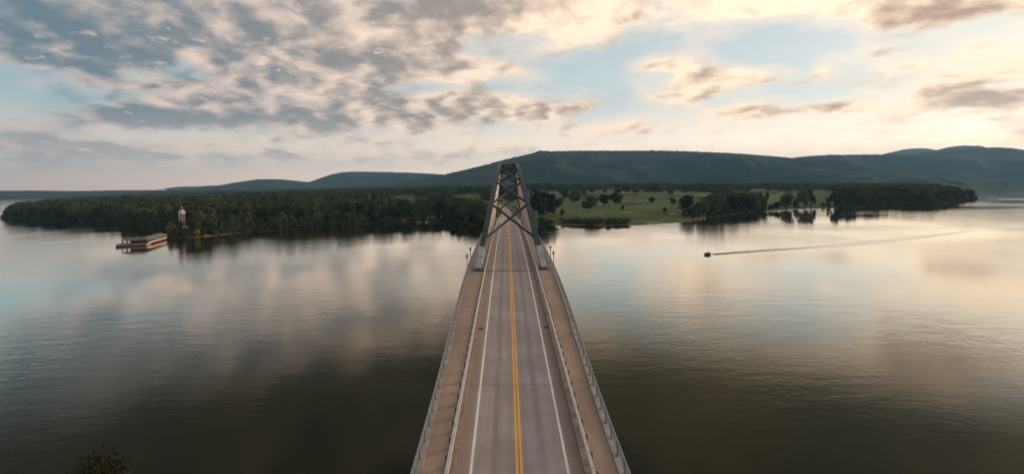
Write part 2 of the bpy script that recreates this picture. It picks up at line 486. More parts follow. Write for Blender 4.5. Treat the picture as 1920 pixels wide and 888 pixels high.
MON = at_depth(341, 421, 497.0)          # monument foot
HILLS = [(MON[0], MON[1] + 2, 34, MON[2] - 5.5, 1.3)]
BERMS = []                                 # filled below: earthworks in the right-hand fields
def height(x, y):
    x = np.asarray(x, float); y = np.asarray(y, float)
    s = sdf(x, y)
    h = np.where(s < 0, np.maximum(s * .12, -3.0), 0.0)
    inl = np.maximum(s, 0)
    h = h + 2.2 * sstep(0, 14, inl) + np.minimum(.020 * inl, 29.0)
    h = h + np.where(s > 0, 1.0, 0.0) * sstep(10, 120, inl) * (1.6 * np.sin(x * .011 + 1.3) * np.cos(y * .009) + .8 * np.sin(x * .031 + y * .017))
    for hx, hy, r, hh, pw in HILLS:
        d = np.hypot(x - hx, y - hy) / r
        h = h + hh * np.exp(-d ** (2 * pw)) * sstep(-2, 10, s)
    for (ax, ay, bx, by, wd, hh) in BERMS:
        ex, ey = bx - ax, by - ay; t = np.clip(((x - ax) * ex + (y - ay) * ey) / (ex * ex + ey * ey), 0, 1)
        d = np.hypot(ax + ex * t - x, ay + ey * t - y)
        h = h + hh * sstep(wd, wd * .35, d)
    zr = np.interp(y, zr_tab_y, zr_tab)
    w = sstep(34, 10, np.abs(x - xroad(y))) * sstep(ABUT - 12, ABUT + 2, y) * sstep(ROAD_END + 60, ROAD_END, y)
    return h * (1 - w) + (zr - .45) * w

def place(px, py, dmin=380, dmax=3200):
    """point of the far land seen at that pixel"""
    d = ray(px, py); d = d / d[1]
    t = np.linspace(dmin, dmax, 2600)
    p = CAM[None, :] + d[None, :] * t[:, None]
    h = np.maximum(height(p[:, 0], p[:, 1]), 0)
    k = np.argmax(p[:, 2] <= h)
    if not (p[k, 2] <= h[k]): k = len(t) - 1
    q = p[k].copy(); q[2] = h[k]
    return q

for (a, b, wd, hh) in (((1165, 364), (1300, 368), 26, 3.5), ((1190, 371), (1290, 376), 18, 3.0), ((1065, 366), (1120, 363), 22, 3.0)):
    pa, pb = place(*a), place(*b)
    BERMS.append((pa[0], pa[1], pb[0], pb[1], wd, hh))

def grass_mat():
    m, n, p = material('grass_land')
    g = n.new('ShaderNodeNewGeometry').outputs['Position']
    x, y, z = n.sep(g)
    a = n.noise(g, .012, 5, .55); b = n.noise(n.vmath('MULTIPLY', g, (.45, 1.3, 1.0)), .016, 5, .6); d = n.noise(g, .5, 5, .65)
    col = n.mix(n.ramp01(a, .38, .62), (.036, .074, .011), (.080, .126, .016))
    col = n.mix(n.ramp01(b, .48, .64, 0, .75), col, (.085, .085, .028))
    col = n.mix(n.ramp01(b, .30, .46, .85, 0), col, (.018, .030, .011))
    col = n.mix(n.ramp01(d, .35, .7, .35, 0), col, (.03, .035, .015))
    zz = n.math('ADD', z, n.math('MULTIPLY', n.math('SUBTRACT', d, .5), .9))
    col = n.mix(n.ramp01(zz, .45, .9, 1, 0), col, n.mix(d, (.035, .03, .024), (.11, .09, .07)))
    n.put(p.inputs['Base Color'], col); p.inputs['Roughness'].default_value = .95
    p.inputs['Specular IOR Level'].default_value = .1
    bm = n.new('ShaderNodeBump'); bm.inputs['Strength'].default_value = .6; bm.inputs['Distance'].default_value = .6
    n.put(bm.inputs['Height'], d); n.l.new(bm.outputs[0], p.inputs['Normal'])
    return m
M['grass'] = grass_mat()

def grid_mesh(name, xs, ys, hf, mat):
    X, Y = np.meshgrid(xs, ys); Z = hf(X, Y)
    v = np.stack([X, Y, Z], -1).reshape(-1, 3)
    nx, ny = len(xs), len(ys)
    i = np.arange(nx * ny).reshape(ny, nx)
    f = np.stack([i[:-1, :-1], i[:-1, 1:], i[1:, 1:], i[1:, :-1]], -1).reshape(-1, 4)
    keep = (v[f][:, :, 2].max(1) > -1.2)
    f = f[keep]
    m = bpy.data.meshes.new(name)
    m.from_pydata(v.tolist(), [], f.tolist()); m.update()
    m.materials.append(mat); m.polygons.foreach_set('use_smooth', [True] * len(m.polygons))
    return link(name, m)
xs = np.concatenate([np.arange(-1750, -640, 16), np.arange(-640, 700, 8), np.arange(700, 2500, 14)])
ys = np.concatenate([np.arange(430, 800, 6), np.arange(800, 1500, 12), np.arange(1500, 3300, 40)])
land = tag(grid_mesh('peninsula_ground', xs, ys, height, M['grass']),
           'low grassy and wooded peninsula rising behind the far shoreline', 'land', kind='structure')

# bank of the near shore, below the frame
def near_h(x, y):
    d = np.hypot((x + 95) / 78.0, (y + 5) / 60.0)
    return 2.5 * sstep(1.0, .75, d) - 1.0 * sstep(.95, 1.1, d) + .3 * np.sin(x * .21) * np.cos(y * .17) * sstep(1.0, .8, d)
tag(grid_mesh('near_bank_ground', np.arange(-190, 0, 4.), np.arange(-80, 70, 4.), near_h, M['grass']),
    'grassy near bank below the left side of the bridge', 'land', kind='structure')

# ------------------------------------------------------------------ mountains
def hill_mat(name, a, b):
    m, n, p = material(name)
    g = n.new('ShaderNodeNewGeometry').outputs['Position']
    f1 = n.noise(g, .0022, 6, .6); f2 = n.noise(g, .022, 6, .7)
    col = n.mix(n.ramp01(f1, .35, .65), a, b)
    col = n.mix(n.ramp01(f2, .38, .62, .75, 0), col, tuple(v * .35 for v in a))
    n.put(p.inputs['Base Color'], col); p.inputs['Roughness'].default_value = .95
    p.inputs['Specular IOR Level'].default_value = .05
    bm = n.new('ShaderNodeBump'); bm.inputs['Strength'].default_value = 1.0; bm.inputs['Distance'].default_value = 26.0
    n.put(bm.inputs['Height'], f2); n.l.new(bm.outputs[0], p.inputs['Normal'])
    return m
M['hill'] = hill_mat('mountain_forest', (.018, .030, .024), (.030, .043, .031))

def ridge(name, label, pts, depth, width, base_z=0.0, rough=1.0, seed=1, kind='structure', cat='mountain', step=30.0, tree=9.0):
    """ridge whose skyline passes through pts when seen from the road; a solid landform with spurs"""
    P3 = [at_depth(px, py, depth) for px, py in pts]
    X = np.array([p[0] for p in P3]); Y = np.array([p[1] for p in P3]); Z = np.array([p[2] for p in P3])
    xs = np.arange(X[0], X[-1] + step, step)
    # smooth interpolation of the skyline
    zi = np.interp(xs, X, Z); yi = np.interp(xs, X, Y)
    k = max(1, int(300 / step)); ker = np.ones(2 * k + 1) / (2 * k + 1)
    zi = np.convolve(np.pad(zi, k, mode='edge'), ker, 'valid')
    vs = np.concatenate([np.linspace(-1, 0, 34), np.linspace(0, 1, 12)[1:]])
    V = []
    for j, v in enumerate(vs):
        for i, x in enumerate(xs):
            t = abs(v)
            prof = (1 - t) ** 1.25 * (1 + .55 * t)
            nz = mnoise.fractal(Vector((x / 900.0, v * width / 900.0, seed)), 1.0, 2.0, 5)
            tr = mnoise.noise(Vector((x / 34.0, v * width / 34.0, seed + 4.0)))
            top = zi[i] - base_z
            z = base_z + top * prof + rough * nz * top * .42 * math.sin(math.pi * min(1, t * 1.05)) + tree * tr * (1 if t < .97 else 0)
            V.append((x, yi[i] + v * width * (1 + .25 * nz) , max(z, base_z - 2) if t < .99 else base_z - 2))
    nx = len(xs); F = []
    for j in range(len(vs) - 1):
        for i in range(nx - 1):
            F.append((j * nx + i, j * nx + i + 1, (j + 1) * nx + i + 1, (j + 1) * nx + i))
    m = bpy.data.meshes.new(name); m.from_pydata(V, [], F); m.update(); m.materials.append(M['hill'])
    m.polygons.foreach_set('use_smooth', [True] * len(m.polygons))
    return tag(link(name, m), label, cat, kind=kind)

ridge('mountain', 'broad long forested mountain filling the horizon behind the bridge arch',
      [(700, 347), (780, 339), (840, 325), (880, 317), (900, 312), (950, 298), (990, 287), (1030, 283), (1100, 282), (1160, 283), (1200, 282), (1250, 282), (1300, 284),
       (1400, 288), (1460, 294), (1520, 303), (1600, 320), (1700, 340)], 5200, 1600, seed=3)
ridge('foothill_ridge', 'darker lower wooded ridge descending to the water at right',
      [(1330, 342), (1400, 318), (1440, 304), (1480, 295), (1540, 291), (1600, 290), (1650, 289), (1720, 291), (1800, 292), (1860, 294), (1920, 296), (2000, 299), (2150, 310), (2300, 325)],
      6300, 700, seed=5, step=45)
ridge('far_hill', 'rounded dark far hill at the right edge behind the ridge',
      [(1660, 300), (1710, 291), (1750, 283), (1790, 280), (1830, 279), (1860, 276), (1885, 274), (1905, 278), (1940, 285), (2000, 290), (2100, 300)],
      7500, 900, seed=8, step=70)
ridge('far_peak', 'pale hazy peak left of the two far summits at right',
      [(1560, 310), (1640, 293), (1680, 283), (1710, 277), (1740, 278), (1770, 284), (1830, 296), (1900, 310)], 11300, 1000, seed=9, step=90)
ridge('far_peak', 'blue hazy peak right of the two far summits, above the dark hill',
      [(1660, 305), (1740, 286), (1775, 276), (1800, 272), (1830, 273), (1860, 279), (1920, 292), (2000, 310)], 10600, 900, seed=12, step=90)
ridge('hill', 'flat topped blue hill left of the bridge, behind the woods',
      [(540, 352), (585, 343), (605, 330), (625, 323), (645, 321), (700, 322), (760, 323), (800, 325), (850, 328), (950, 340)], 7600, 1300, seed=14, step=70)
ridge('hill', 'low rounded hill furthest left of the mountains',
      [(340, 357), (400, 351), (430, 345), (470, 336), (500, 334), (540, 336), (580, 342), (640, 350), (700, 353)], 6400, 1100, seed=17, step=60)
ridge('far_hill', 'faint low blue rise on the left horizon',
      [(250, 360), (330, 354), (380, 348), (420, 347), (470, 349), (540, 353)], 8200, 900, seed=19, step=90)
ridge('far_shore', 'flat wooded far shore across the water at the left edge',
      [(-500, 364), (-300, 362), (-150, 361), (0, 357.5), (60, 357), (120, 358), (180, 358), (230, 356), (300, 357), (380, 357), (460, 358), (560, 356)], 5200, 900, seed=21, step=40, cat='shore', rough=.5)
ridge('far_plain', 'flat wooded plain at the foot of the mountains behind the peninsula',
      [(300, 358), (500, 355), (700, 351), (900, 348), (1100, 346), (1300, 344), (1500, 342), (1600, 341.5), (1680, 342)], 3800, 600, seed=23, step=40, cat='plain', rough=.4)

# ------------------------------------------------------------------ haze
hz = MB(); hz.box(-17500, 17500, -3500, 17000, -8.0, 900)
hm = bpy.data.materials.new('haze_air'); hm.use_nodes = True
hn = NT(hm.node_tree); ho = hn.new('ShaderNodeOutputMaterial'); hv = hn.new('ShaderNodeVolumePrincipled')
hv.inputs['Color'].default_value = (.29, .56, .80, 1); hv.inputs['Density'].default_value = 5.3e-5
hv.inputs['Anisotropy'].default_value = 0.0
hn.l.new(hv.outputs[0], ho.inputs['Volume'])
haze = tag(hz.build('haze', hm), 'thin blue evening haze over the lake', 'haze', kind='stuff')

# ------------------------------------------------------------------ bridge
bridge = thing('bridge', 'long two lane bridge with a dark steel arch crossing the lake to the far shore', 'bridge')
Y0, Y1 = -60.0, 588.0
YS = [Y0 + i * 6.0 for i in range(int((Y1 - Y0) / 6.0) + 1)]
def edge_x(y):
    """half width of the deck: the sidewalks flare out round the arch ribs"""
    return 7.0 + 1.1 * float(sstep(28, 90, np.array(y)) * sstep(300, 222, np.array(y)))
BAR_X = 4.98
def ring_rect(xa, xb, za, zb):
    fa = xa if callable(xa) else (lambda y: xa); fb = xb if callable(xb) else (lambda y: xb)
    return lambda y: [(fa(y), y, zdeck(y) + za), (fb(y), y, zdeck(y) + za), (fb(y), y, zdeck(y) + zb), (fa(y), y, zdeck(y) + zb)]
def sweep_part(name, mat, xa, xb, za, zb, parent=bridge, ys=YS):
    b = MB(); b.sweep(ys, ring_rect(xa, xb, za, zb)); return recalc(b.build(name, mat, parent))
sweep_part('deck_slab', M['deck'], lambda y: -edge_x(y) - .22, lambda y: edge_x(y) + .22, -.60, -.06)
road = sweep_part('roadway', M['road'], -4.42, 4.42, -.055, 0.0)
for s in (-1, 1):
    sweep_part('edge_line', M['white_line'], s * 3.35 - .095, s * 3.35 + .095, .001, .006, road)
    sweep_part('centre_line', M['yellow'], s * .155 - .08, s * .155 + .08, .001, .006, road)
# transverse joints and drains
for yj, wj in ((92.0, .45), (45.5, .04), (218.0, .45), (285.0, .3), (350.0, .3), (415.0, .3), (480.0, .3), (-20., .3)):
    b = MB(); b.sweep([yj - wj / 2, yj + wj / 2], ring_rect(-4.40, 4.40, .002, .012)); recalc(b.build('expansion_joint', M['faint_joint' if wj < .1 else 'joint'], road))
for yd in (60.5, 120.0, 20.0, 180.0):
    for s in (-1, 1):
        b = MB()
        for k in range(4):
            b.box(s * 4.12 - .26 + k * .14, s * 4.12 - .26 + k * .14 + .09, yd - .35, yd + .35, zdeck(yd) + .003, zdeck(yd) + .022)
        b.box(s * 4.12 - .30, s * 4.12 + .30, yd - .40, yd + .40, zdeck(yd) - .02, zdeck(yd) + .009)
        b.build('drain_grate', M['iron'], road)
post_bar = MB(); post_bar.box(-.11, .11, -.13, .13, 0, .78); post_bar.box(-.16, .16, -.18, .18, 0, .03); POST_BAR = post_bar.mesh('post', M['rail_dark'])
post_rail = MB(); post_rail.box(-.05, .05, -.07, .07, 0, 1.12); post_rail.box(-.11, .11, -.13, .13, 0, .025); POST_RAIL = post_rail.mesh('post', M['rail_grey'])
SP = 2.1
def posts(parent, mesh, xf, z0, y_start, n_single, phase=0.0):
    """single posts near the camera, one joined part for those beyond"""
    far = MB(); k = 0; y = y_start + phase
    tv = [v.co.copy() for v in mesh.vertices]; tf = [tuple(p.vertices) for p in mesh.polygons]
    while y < Y1 - 1:
        if y > 18 and k < n_single:
            k += 1
            link('post', mesh, parent, (xf(y), y, zdeck(y) + z0))
        else:
            far.add([(v.x + xf(y), v.y + y, v.z + zdeck(y) + z0) for v in tv], tf)
        y += SP
    o = far.build('distant_posts', mesh.materials[0], parent); o['kind'] = 'stuff'
for s in (-1, 1):
    # sidewalk slabs, tan concrete, raised above the roadway
    a, e = (4.42, edge_x)
    stations = [Y0, -20., 14., 45.5, 68.7, 92.0, 135.0, 177.0, 218.0, 285.0, 350.0, 415.0, 480.0, Y1]
    for y_a, y_b in zip(stations[:-1], stations[1:]):
        ys_ = [y_a + .03] + [v for v in np.arange(math.ceil(y_a / 4) * 4 + .5, y_b - .5, 4.0)] + [y_b - .03]
        f1 = (lambda y: 5.06) if s > 0 else (lambda y: -edge_x(y) + .34)
        f2 = (lambda y: edge_x(y) - .34) if s > 0 else (lambda y: -5.06)
        sweep_part('sidewalk_slab', M['walk'], f1, f2, -.05, .155, bridge, ys_)
    # curb under the traffic barrier
    x1, x2 = sorted((s * 4.44, s * 5.05))
    sweep_part('curb', M['curb'], x1, x2, -.05, .215)
    bar = thing_bar = link('traffic_barrier', None, bridge)
    bx = s * (BAR_X - .16)
    br = MB()
    for (za, zb, w) in ((.78, .96, .12), (.46, .62, .08)):
        br.sweep(YS, ring_rect(bx - w, bx + w, za + .12, zb + .12))
    recalc(br.build('rail', M['rail'], bar))
    posts(bar, POST_BAR, lambda y: s * (BAR_X + .02), .215, -17.0, 75)
    # outer railing on its parapet curb
    rl = link('outer_railing', None, bridge)
    f1 = (lambda y: edge_x(y) - .33) if s > 0 else (lambda y: -edge_x(y) - .20)
    f2 = (lambda y: edge_x(y) + .20) if s > 0 else (lambda y: -edge_x(y) + .33)
    sweep_part('parapet_curb', M['concrete'], f1, f2, -.05, .30, rl)
    rb = MB()
    for (za, zb, w) in ((1.34, 1.42, .045), (1.12, 1.15, .018), (.96, .99, .018), (.80, .83, .018), (.64, .67, .018), (.48, .51, .018)):
        rb.sweep(YS, ring_rect(lambda y, w=w: s * edge_x(y) - w, lambda y, w=w: s * edge_x(y) + w, za, zb))
    recalc(rb.build('rail', M['rail_grey'], rl))
    posts(rl, POST_RAIL, lambda y: s * edge_x(y), .30, -17.0, 75, .7)
# girders and piers below
for gx in (-5.2, -1.8, 1.8, 5.2):
    sweep_part('girder', M['steel'], gx - .28, gx + .28, -2.6, -.62)
for yp in (28.0, -37.0, 285.0, 350.0, 415.0, 480.0, 540.0):
    p = MB(); zt = zdeck(yp) - 2.65
    p.box(-7.0, 7.0, yp - 1.2, yp + 1.2, zt - 1.8, zt)
    for px_ in (-4.6, 4.6): p.lathe([(1.6, -6), (1.45, zt - 1.75)], 14, px_, yp)
    p.box(-7.5, 7.5, yp - 2.6, yp + 2.6, -5, 1.2)
    recalc(p.build('pier', M['pier'], bridge))
# arch
AY0, AY1 = 93.0, 215.0; AYM = (AY0 + AY1) / 2; ZB = 30.05; RISE = 22.6
def arch_pt(y, s, out=0.0):
    t = (y - AYM) / (AYM - AY0); z = ZB + RISE * (1 - t * t)
    x = 6.35 - (z - ZB) / RISE * 3.9
    return Vector((s * x, y, z))
def rib_ring(s, w, d, off=0.0):
    def ring(y):
        p = arch_pt(y, s); q = arch_pt(y + .1, s); t = (q - p).normalized()
        lat = Vector((1, 0, 0)); lat = (lat - t * lat.dot(t)).normalized(); nrm = lat.cross(t)
        if nrm.z < 0: nrm = -nrm
        p = p + nrm * off
        return [p + lat * (i * w / 2) + nrm * (j * d / 2) for i, j in ((-1, -1), (1, -1), (1, 1), (-1, 1))]
    return ring
for s in (-1, 1):
    rib = MB(); rib.sweep(list(np.linspace(AY0 + 4.2, AY1 - 4.2, 40)), rib_ring(s, .98, 1.35))
    rib_o = recalc(rib.build('arch_rib', M['steel'], bridge))
    for ysp in np.arange(AY0 + 9, AY1 - 8, 3.0):        # splice plates, proud of the box
        sp = MB(); sp.sweep([ysp - .32, ysp + .32], rib_ring(s, 1.04, 1.41)); recalc(sp.build('splice_plate', M['steel'], rib_o))
    for ya, yb in ((AY0 - .3, AY0 + 4.6), (AY1 - 4.6, AY1 + .3)):
        ft = MB(); ft.sweep(list(np.linspace(ya, yb, 5)), rib_ring(s, 1.14, 1.55)); foot = recalc(ft.build('arch_foot', M['steel_light'], bridge))
        pl = MB(); yc = ya if ya < AYM else yb
        ym = (ya + yb) / 2; sm = MB(); sm.sweep([ym - .06, ym + .06], rib_ring(s, 1.16, 1.57)); recalc(sm.build('seam', M['joint'], foot))
        pl.box(s * 6.35 - .95, s * 6.35 + .95, yc - 1.4, yc + 1.4, zdeck(yc) + .158, zdeck(yc) + .26); pl.build('base_plate', M['rail_dark'], foot)
    # inclined leg below the deck and its footing
    for yc, ye in ((AY0, AY0 - 14), (AY1, AY1 + 14)):
        lg = MB(); lg.beam((s * 6.35, yc, zdeck(yc) - .65), (s * 6.6, ye, 3.5), 1.6, 2.2, (1, 0, 0))
        lg.beam((s * 5.8, ye + (30 if yc < AYM else -30) * -1, zdeck(ye) - 2.7), (s * 6.4, ye, 3.4), 1.3, 1.8, (1, 0, 0)); recalc(lg.build('inclined_leg', M['steel'], bridge))
    # network of hangers in the plane of the rib
    for k, ya in enumerate(np.arange(AY0 + 8, AY1 - 7, 3.1)):
        for dr in (-1, 1):
            t = (ya - AYM) / (AYM - AY0)
            p = arch_pt(ya, s); run = (p.z - ZB) * .62
            yb = ya + dr * run
            if not (AY0 + 3 < yb < AY1 - 3): continue
            h = MB(); h.tube(p - Vector((0, 0, .5)), (s * 6.3, yb, zdeck(yb) + .1), .075, n=6); h.build('hanger', M['cable'], bridge, smooth=True)
for yc in (AY0 - 14, AY1 + 14):
    p = MB(); p.box(-10, 10, yc - 4, yc + 4, -5, 3.6); p.box(-11, 11, yc - 5, yc + 5, -5, 1.4); recalc(p.build('arch_footing', M['pier'], bridge))
nodes_y = [100.0, 112.0, 124.0, 136.0, 148.0, 160.0, 172.0, 184.0, 196.0, 208.0]
for ya, yb in zip(nodes_y[:-1], nodes_y[1:]):
    for s in (-1, 1):
        b = MB(); a_, b_ = arch_pt(ya, s), arch_pt(yb, -s)
        off = .06 * s
        b.beam(a_ + Vector((0, 0, off)), b_ + Vector((0, 0, off)), .38, .42); b.build('cross_brace', M['steel'], bridge)
for yn in (148.0, 160.0, 136.0, 172.0):
    b = MB(); b.beam(arch_pt(yn, -1), arch_pt(yn, 1), .6, .66); b.build('arch_strut', M['steel'], bridge)

# lamp posts at the near end of the arch
for (yl, s, lab) in ((88, -1, 'nearer'), (96, -1, 'farther'), (90, 1, 'nearer'), (96.5, 1, 'farther')):
    side = 'left' if s < 0 else 'right'
    t = thing('lamp_post', f'{lab} of the two dark lamp posts on the {side} railing by the arch foot', 'lamp post',
              (s * (edge_x(yl) + .02), yl + 1.0, zdeck(yl + 1.0) + .30), 0, 'lamp posts at the arch')
    b = MB(); b.lathe([(.16, 0), (.16, .12), (.10, .22), (.075, .4), (.06, 2.75), (.09, 2.8)], 10); b.build('pole', M['rail_grey'], t, True)
    b = MB(); b.lathe([(.10, 2.8), (.17, 2.86), (.20, 3.02), (.15, 3.24)], 10); b.build('lantern', M['lamp_glass'], t, True)
    b = MB(); b.lathe([(.30, 3.24), (.28, 3.30), (.12, 3.42), (.03, 3.50)], 10); b.build('cap', M['iron'], t, True)

# road on the far bank
ys_l = list(np.arange(588.05, ROAD_END, 4.0))
def rl_ring(xa, xb, za, zb):
    def ring(y):
        dxy = -2 * max(y - 600, 0) / 2600.0; L = math.hypot(1, dxy); nx, ny = 1 / L, -dxy / L; x0 = float(xroad(y)); z = zdeck(y)
        return [(x0 + nx * xa, y + ny * xa, z + za), (x0 + nx * xb, y + ny * xb, z + za), (x0 + nx * xb, y + ny * xb, z + zb), (x0 + nx * xa, y + ny * xa, z + zb)]
    return ring
b = MB(); b.sweep(ys_l, rl_ring(-5.0, 5.0, -.4, 0.0)); lr = tag(recalc(b.build('shore_road', M['road'])), 'road curving away from the far end of the bridge', 'road', kind='structure')
for xa in (-3.4, 3.4, -.14, .14):
    b = MB(); b.sweep(ys_l, rl_ring(xa - .09, xa + .09, .004, .008)); recalc(b.build('painted_line', M['yellow'] if abs(xa) < 1 else M['white_line'], lr))
for s in (-1, 1):
    g = thing('guard_rail', f'pale steel guard rail on the {"left" if s < 0 else "right"} side of the road beyond the bridge', 'guard rail', (0, 0, 0), 0, 'guard rails on the far bank')
    b = MB(); b.sweep(ys_l[:40], rl_ring(s * 5.6 - .06, s * 5.6 + .06, .45, .80)); recalc(b.build('rail', M['rail'], g))
    pm = MB()
    for y in ys_l[:40]:
        q = rl_ring(s * 5.7, s * 5.7, 0, 0)(y)[0]
        pp = MB(); pp.box(q[0] - .08, q[0] + .08, q[1] - .08, q[1] + .08, q[2] - .8, q[2] + .75); pp.build('post', M['rail_dark'], g)

# ------------------------------------------------------------------ trees
def crown_mesh(name, seed, mat, lobes=9, leaves=900, size=.050, shape='round', spread=.5):
    """unit tree crown: leaf clumps spread through uneven lobes, z from .12 to 1"""
    r = np.random.default_rng(seed)
    cs_, rs_ = [], []
    for i in range(lobes):
        if shape == 'round':
            z = r.uniform(.22, .84); rad = spread * .64 * math.sqrt(max(.05, 1 - ((z - .55) / .5) ** 2)); a = r.uniform(0, 6.28); k = r.uniform(.3, 1) * rad
        elif shape == 'tall':
            z = .2 + .66 * (i + .5) / lobes; rad = spread * .42; a = r.uniform(0, 6.28); k = r.uniform(.2, 1) * rad * (1.1 - z * .6)
        else:
            z = r.uniform(.22, .62); rad = spread * .75; a = r.uniform(0, 6.28); k = r.uniform(.3, 1) * rad
        cs_.append((k * math.cos(a), k * math.sin(a), z)); rs_.append(r.uniform(.16, .27) * (1 if shape != 'tall' else .8))
    cs_.append((0, 0, .5)); rs_.append(.24); cs_.append((r.uniform(-.08, .08), r.uniform(-.08, .08), .80)); rs_.append(.17)
    cs_ = np.array(cs_); rs_ = np.array(rs_)
    idx = r.choice(len(rs_), leaves, p=rs_ ** 2 / (rs_ ** 2).sum())
    d = r.normal(size=(leaves, 3)); d /= np.linalg.norm(d, axis=1)[:, None]
    rad = rs_[idx] * (r.uniform(0.35, 1.0, leaves) ** .45) * (1 + .16 * r.normal(size=leaves))
    c_ = cs_[idx] + d * rad[:, None] * np.array([1, 1, .86]); c_[:, 2] = np.clip(c_[:, 2], .10, 1.02)
    nrm = d * .7 + r.normal(size=(leaves, 3)) * .55 + np.array([0, 0, .25]); nrm /= np.linalg.norm(nrm, axis=1)[:, None]
    t = np.cross(nrm, r.normal(size=(leaves, 3))); t /= np.linalg.norm(t, axis=1)[:, None]; bt = np.cross(nrm, t)
    sz = size * r.uniform(.6, 1.5, leaves)[:, None]
    v = np.stack([c_ + t * sz, c_ + bt * sz * .8 + nrm * sz * .25, c_ - t * sz, c_ - bt * sz * .8 + nrm * sz * .1], 1).reshape(-1, 3)
    f = np.arange(leaves * 4).reshape(-1, 4)
    m = bpy.data.meshes.new(name); m.from_pydata(v.tolist(), [], f.tolist()); m.update(); m.materials.append(mat)
    return m
def trunk_mesh(seed, h=.5):
    r = random.Random(seed); b = MB()
    pts = [Vector((0, 0, -.04)), Vector((r.uniform(-.01, .01), r.uniform(-.01, .01), .18)), Vector((r.uniform(-.02, .02), r.uniform(-.02, .02), h))]
    b.tube(pts[0], pts[1], .030, .021, 7); b.tube(pts[1], pts[2], .021, .009, 7)
    for k in range(5):
        a = r.uniform(0, 6.28); z = r.uniform(.16, .36); p = pts[1].lerp(pts[2], max(0, (z - .18) / (h - .18)))
        b.tube(p, p + Vector((math.cos(a) * .2, math.sin(a) * .2, r.uniform(.14, .26))), .010, .004, 5)
    return b.mesh('trunk', M['bark'], True)
CROWN = {k: [] for k in ('leaf', 'leaf_olive', 'leaf_yellow', 'leaf_dark', 'shrub')}
for i in range(6): CROWN['leaf'].append(crown_mesh('crown', 40 + i, M['leaf'], 8 + i % 3, 950, .046, 'round' if i % 3 else 'tall', .5))
for i in range(2): CROWN['leaf_olive'].append(crown_mesh('crown', 60 + i, M['leaf_olive'], 9, 950, .044))
CROWN['leaf_yellow'].append(crown_mesh('crown', 70, M['leaf_yellow'], 9, 950, .044))
for i in range(2): CROWN['leaf_dark'].append(crown_mesh('crown', 80 + i, M['leaf_dark'], 9, 1000, .048))
for i in range(2): CROWN['shrub'].append(crown_mesh('crown', 90 + i, M['leaf'], 7, 500, .07, 'low', .5))
CROWN['leaf_round'] = [CROWN['leaf'][i] for i in (1, 2, 4, 5)]
TRUNK = [trunk_mesh(i) for i in range(4)]
ntree = 0
def tree(p, h, w, label, group=None, kind='leaf', name='tree', cat='tree'):
    global ntree; ntree += 1
    t = thing(name, label, cat, (p[0], p[1], p[2] - .1), rnd.uniform(0, 6.28), group)
    t.scale = (w, w, h)
    link('crown', rnd.choice(CROWN[kind]), t); link('trunk', rnd.choice(TRUNK), t)
    return t
def tree_px(px, base, top, wpx, label, kind='leaf', group=None, name='tree', cat='tree'):
    p = place(px, base); d = float(np.dot(p - CAM, _f))
    return tree(p, max(2.0, (base - top) * d / FPX), wpx * d / FPX * .92, label, group, kind, name, cat)
TAKEN = []
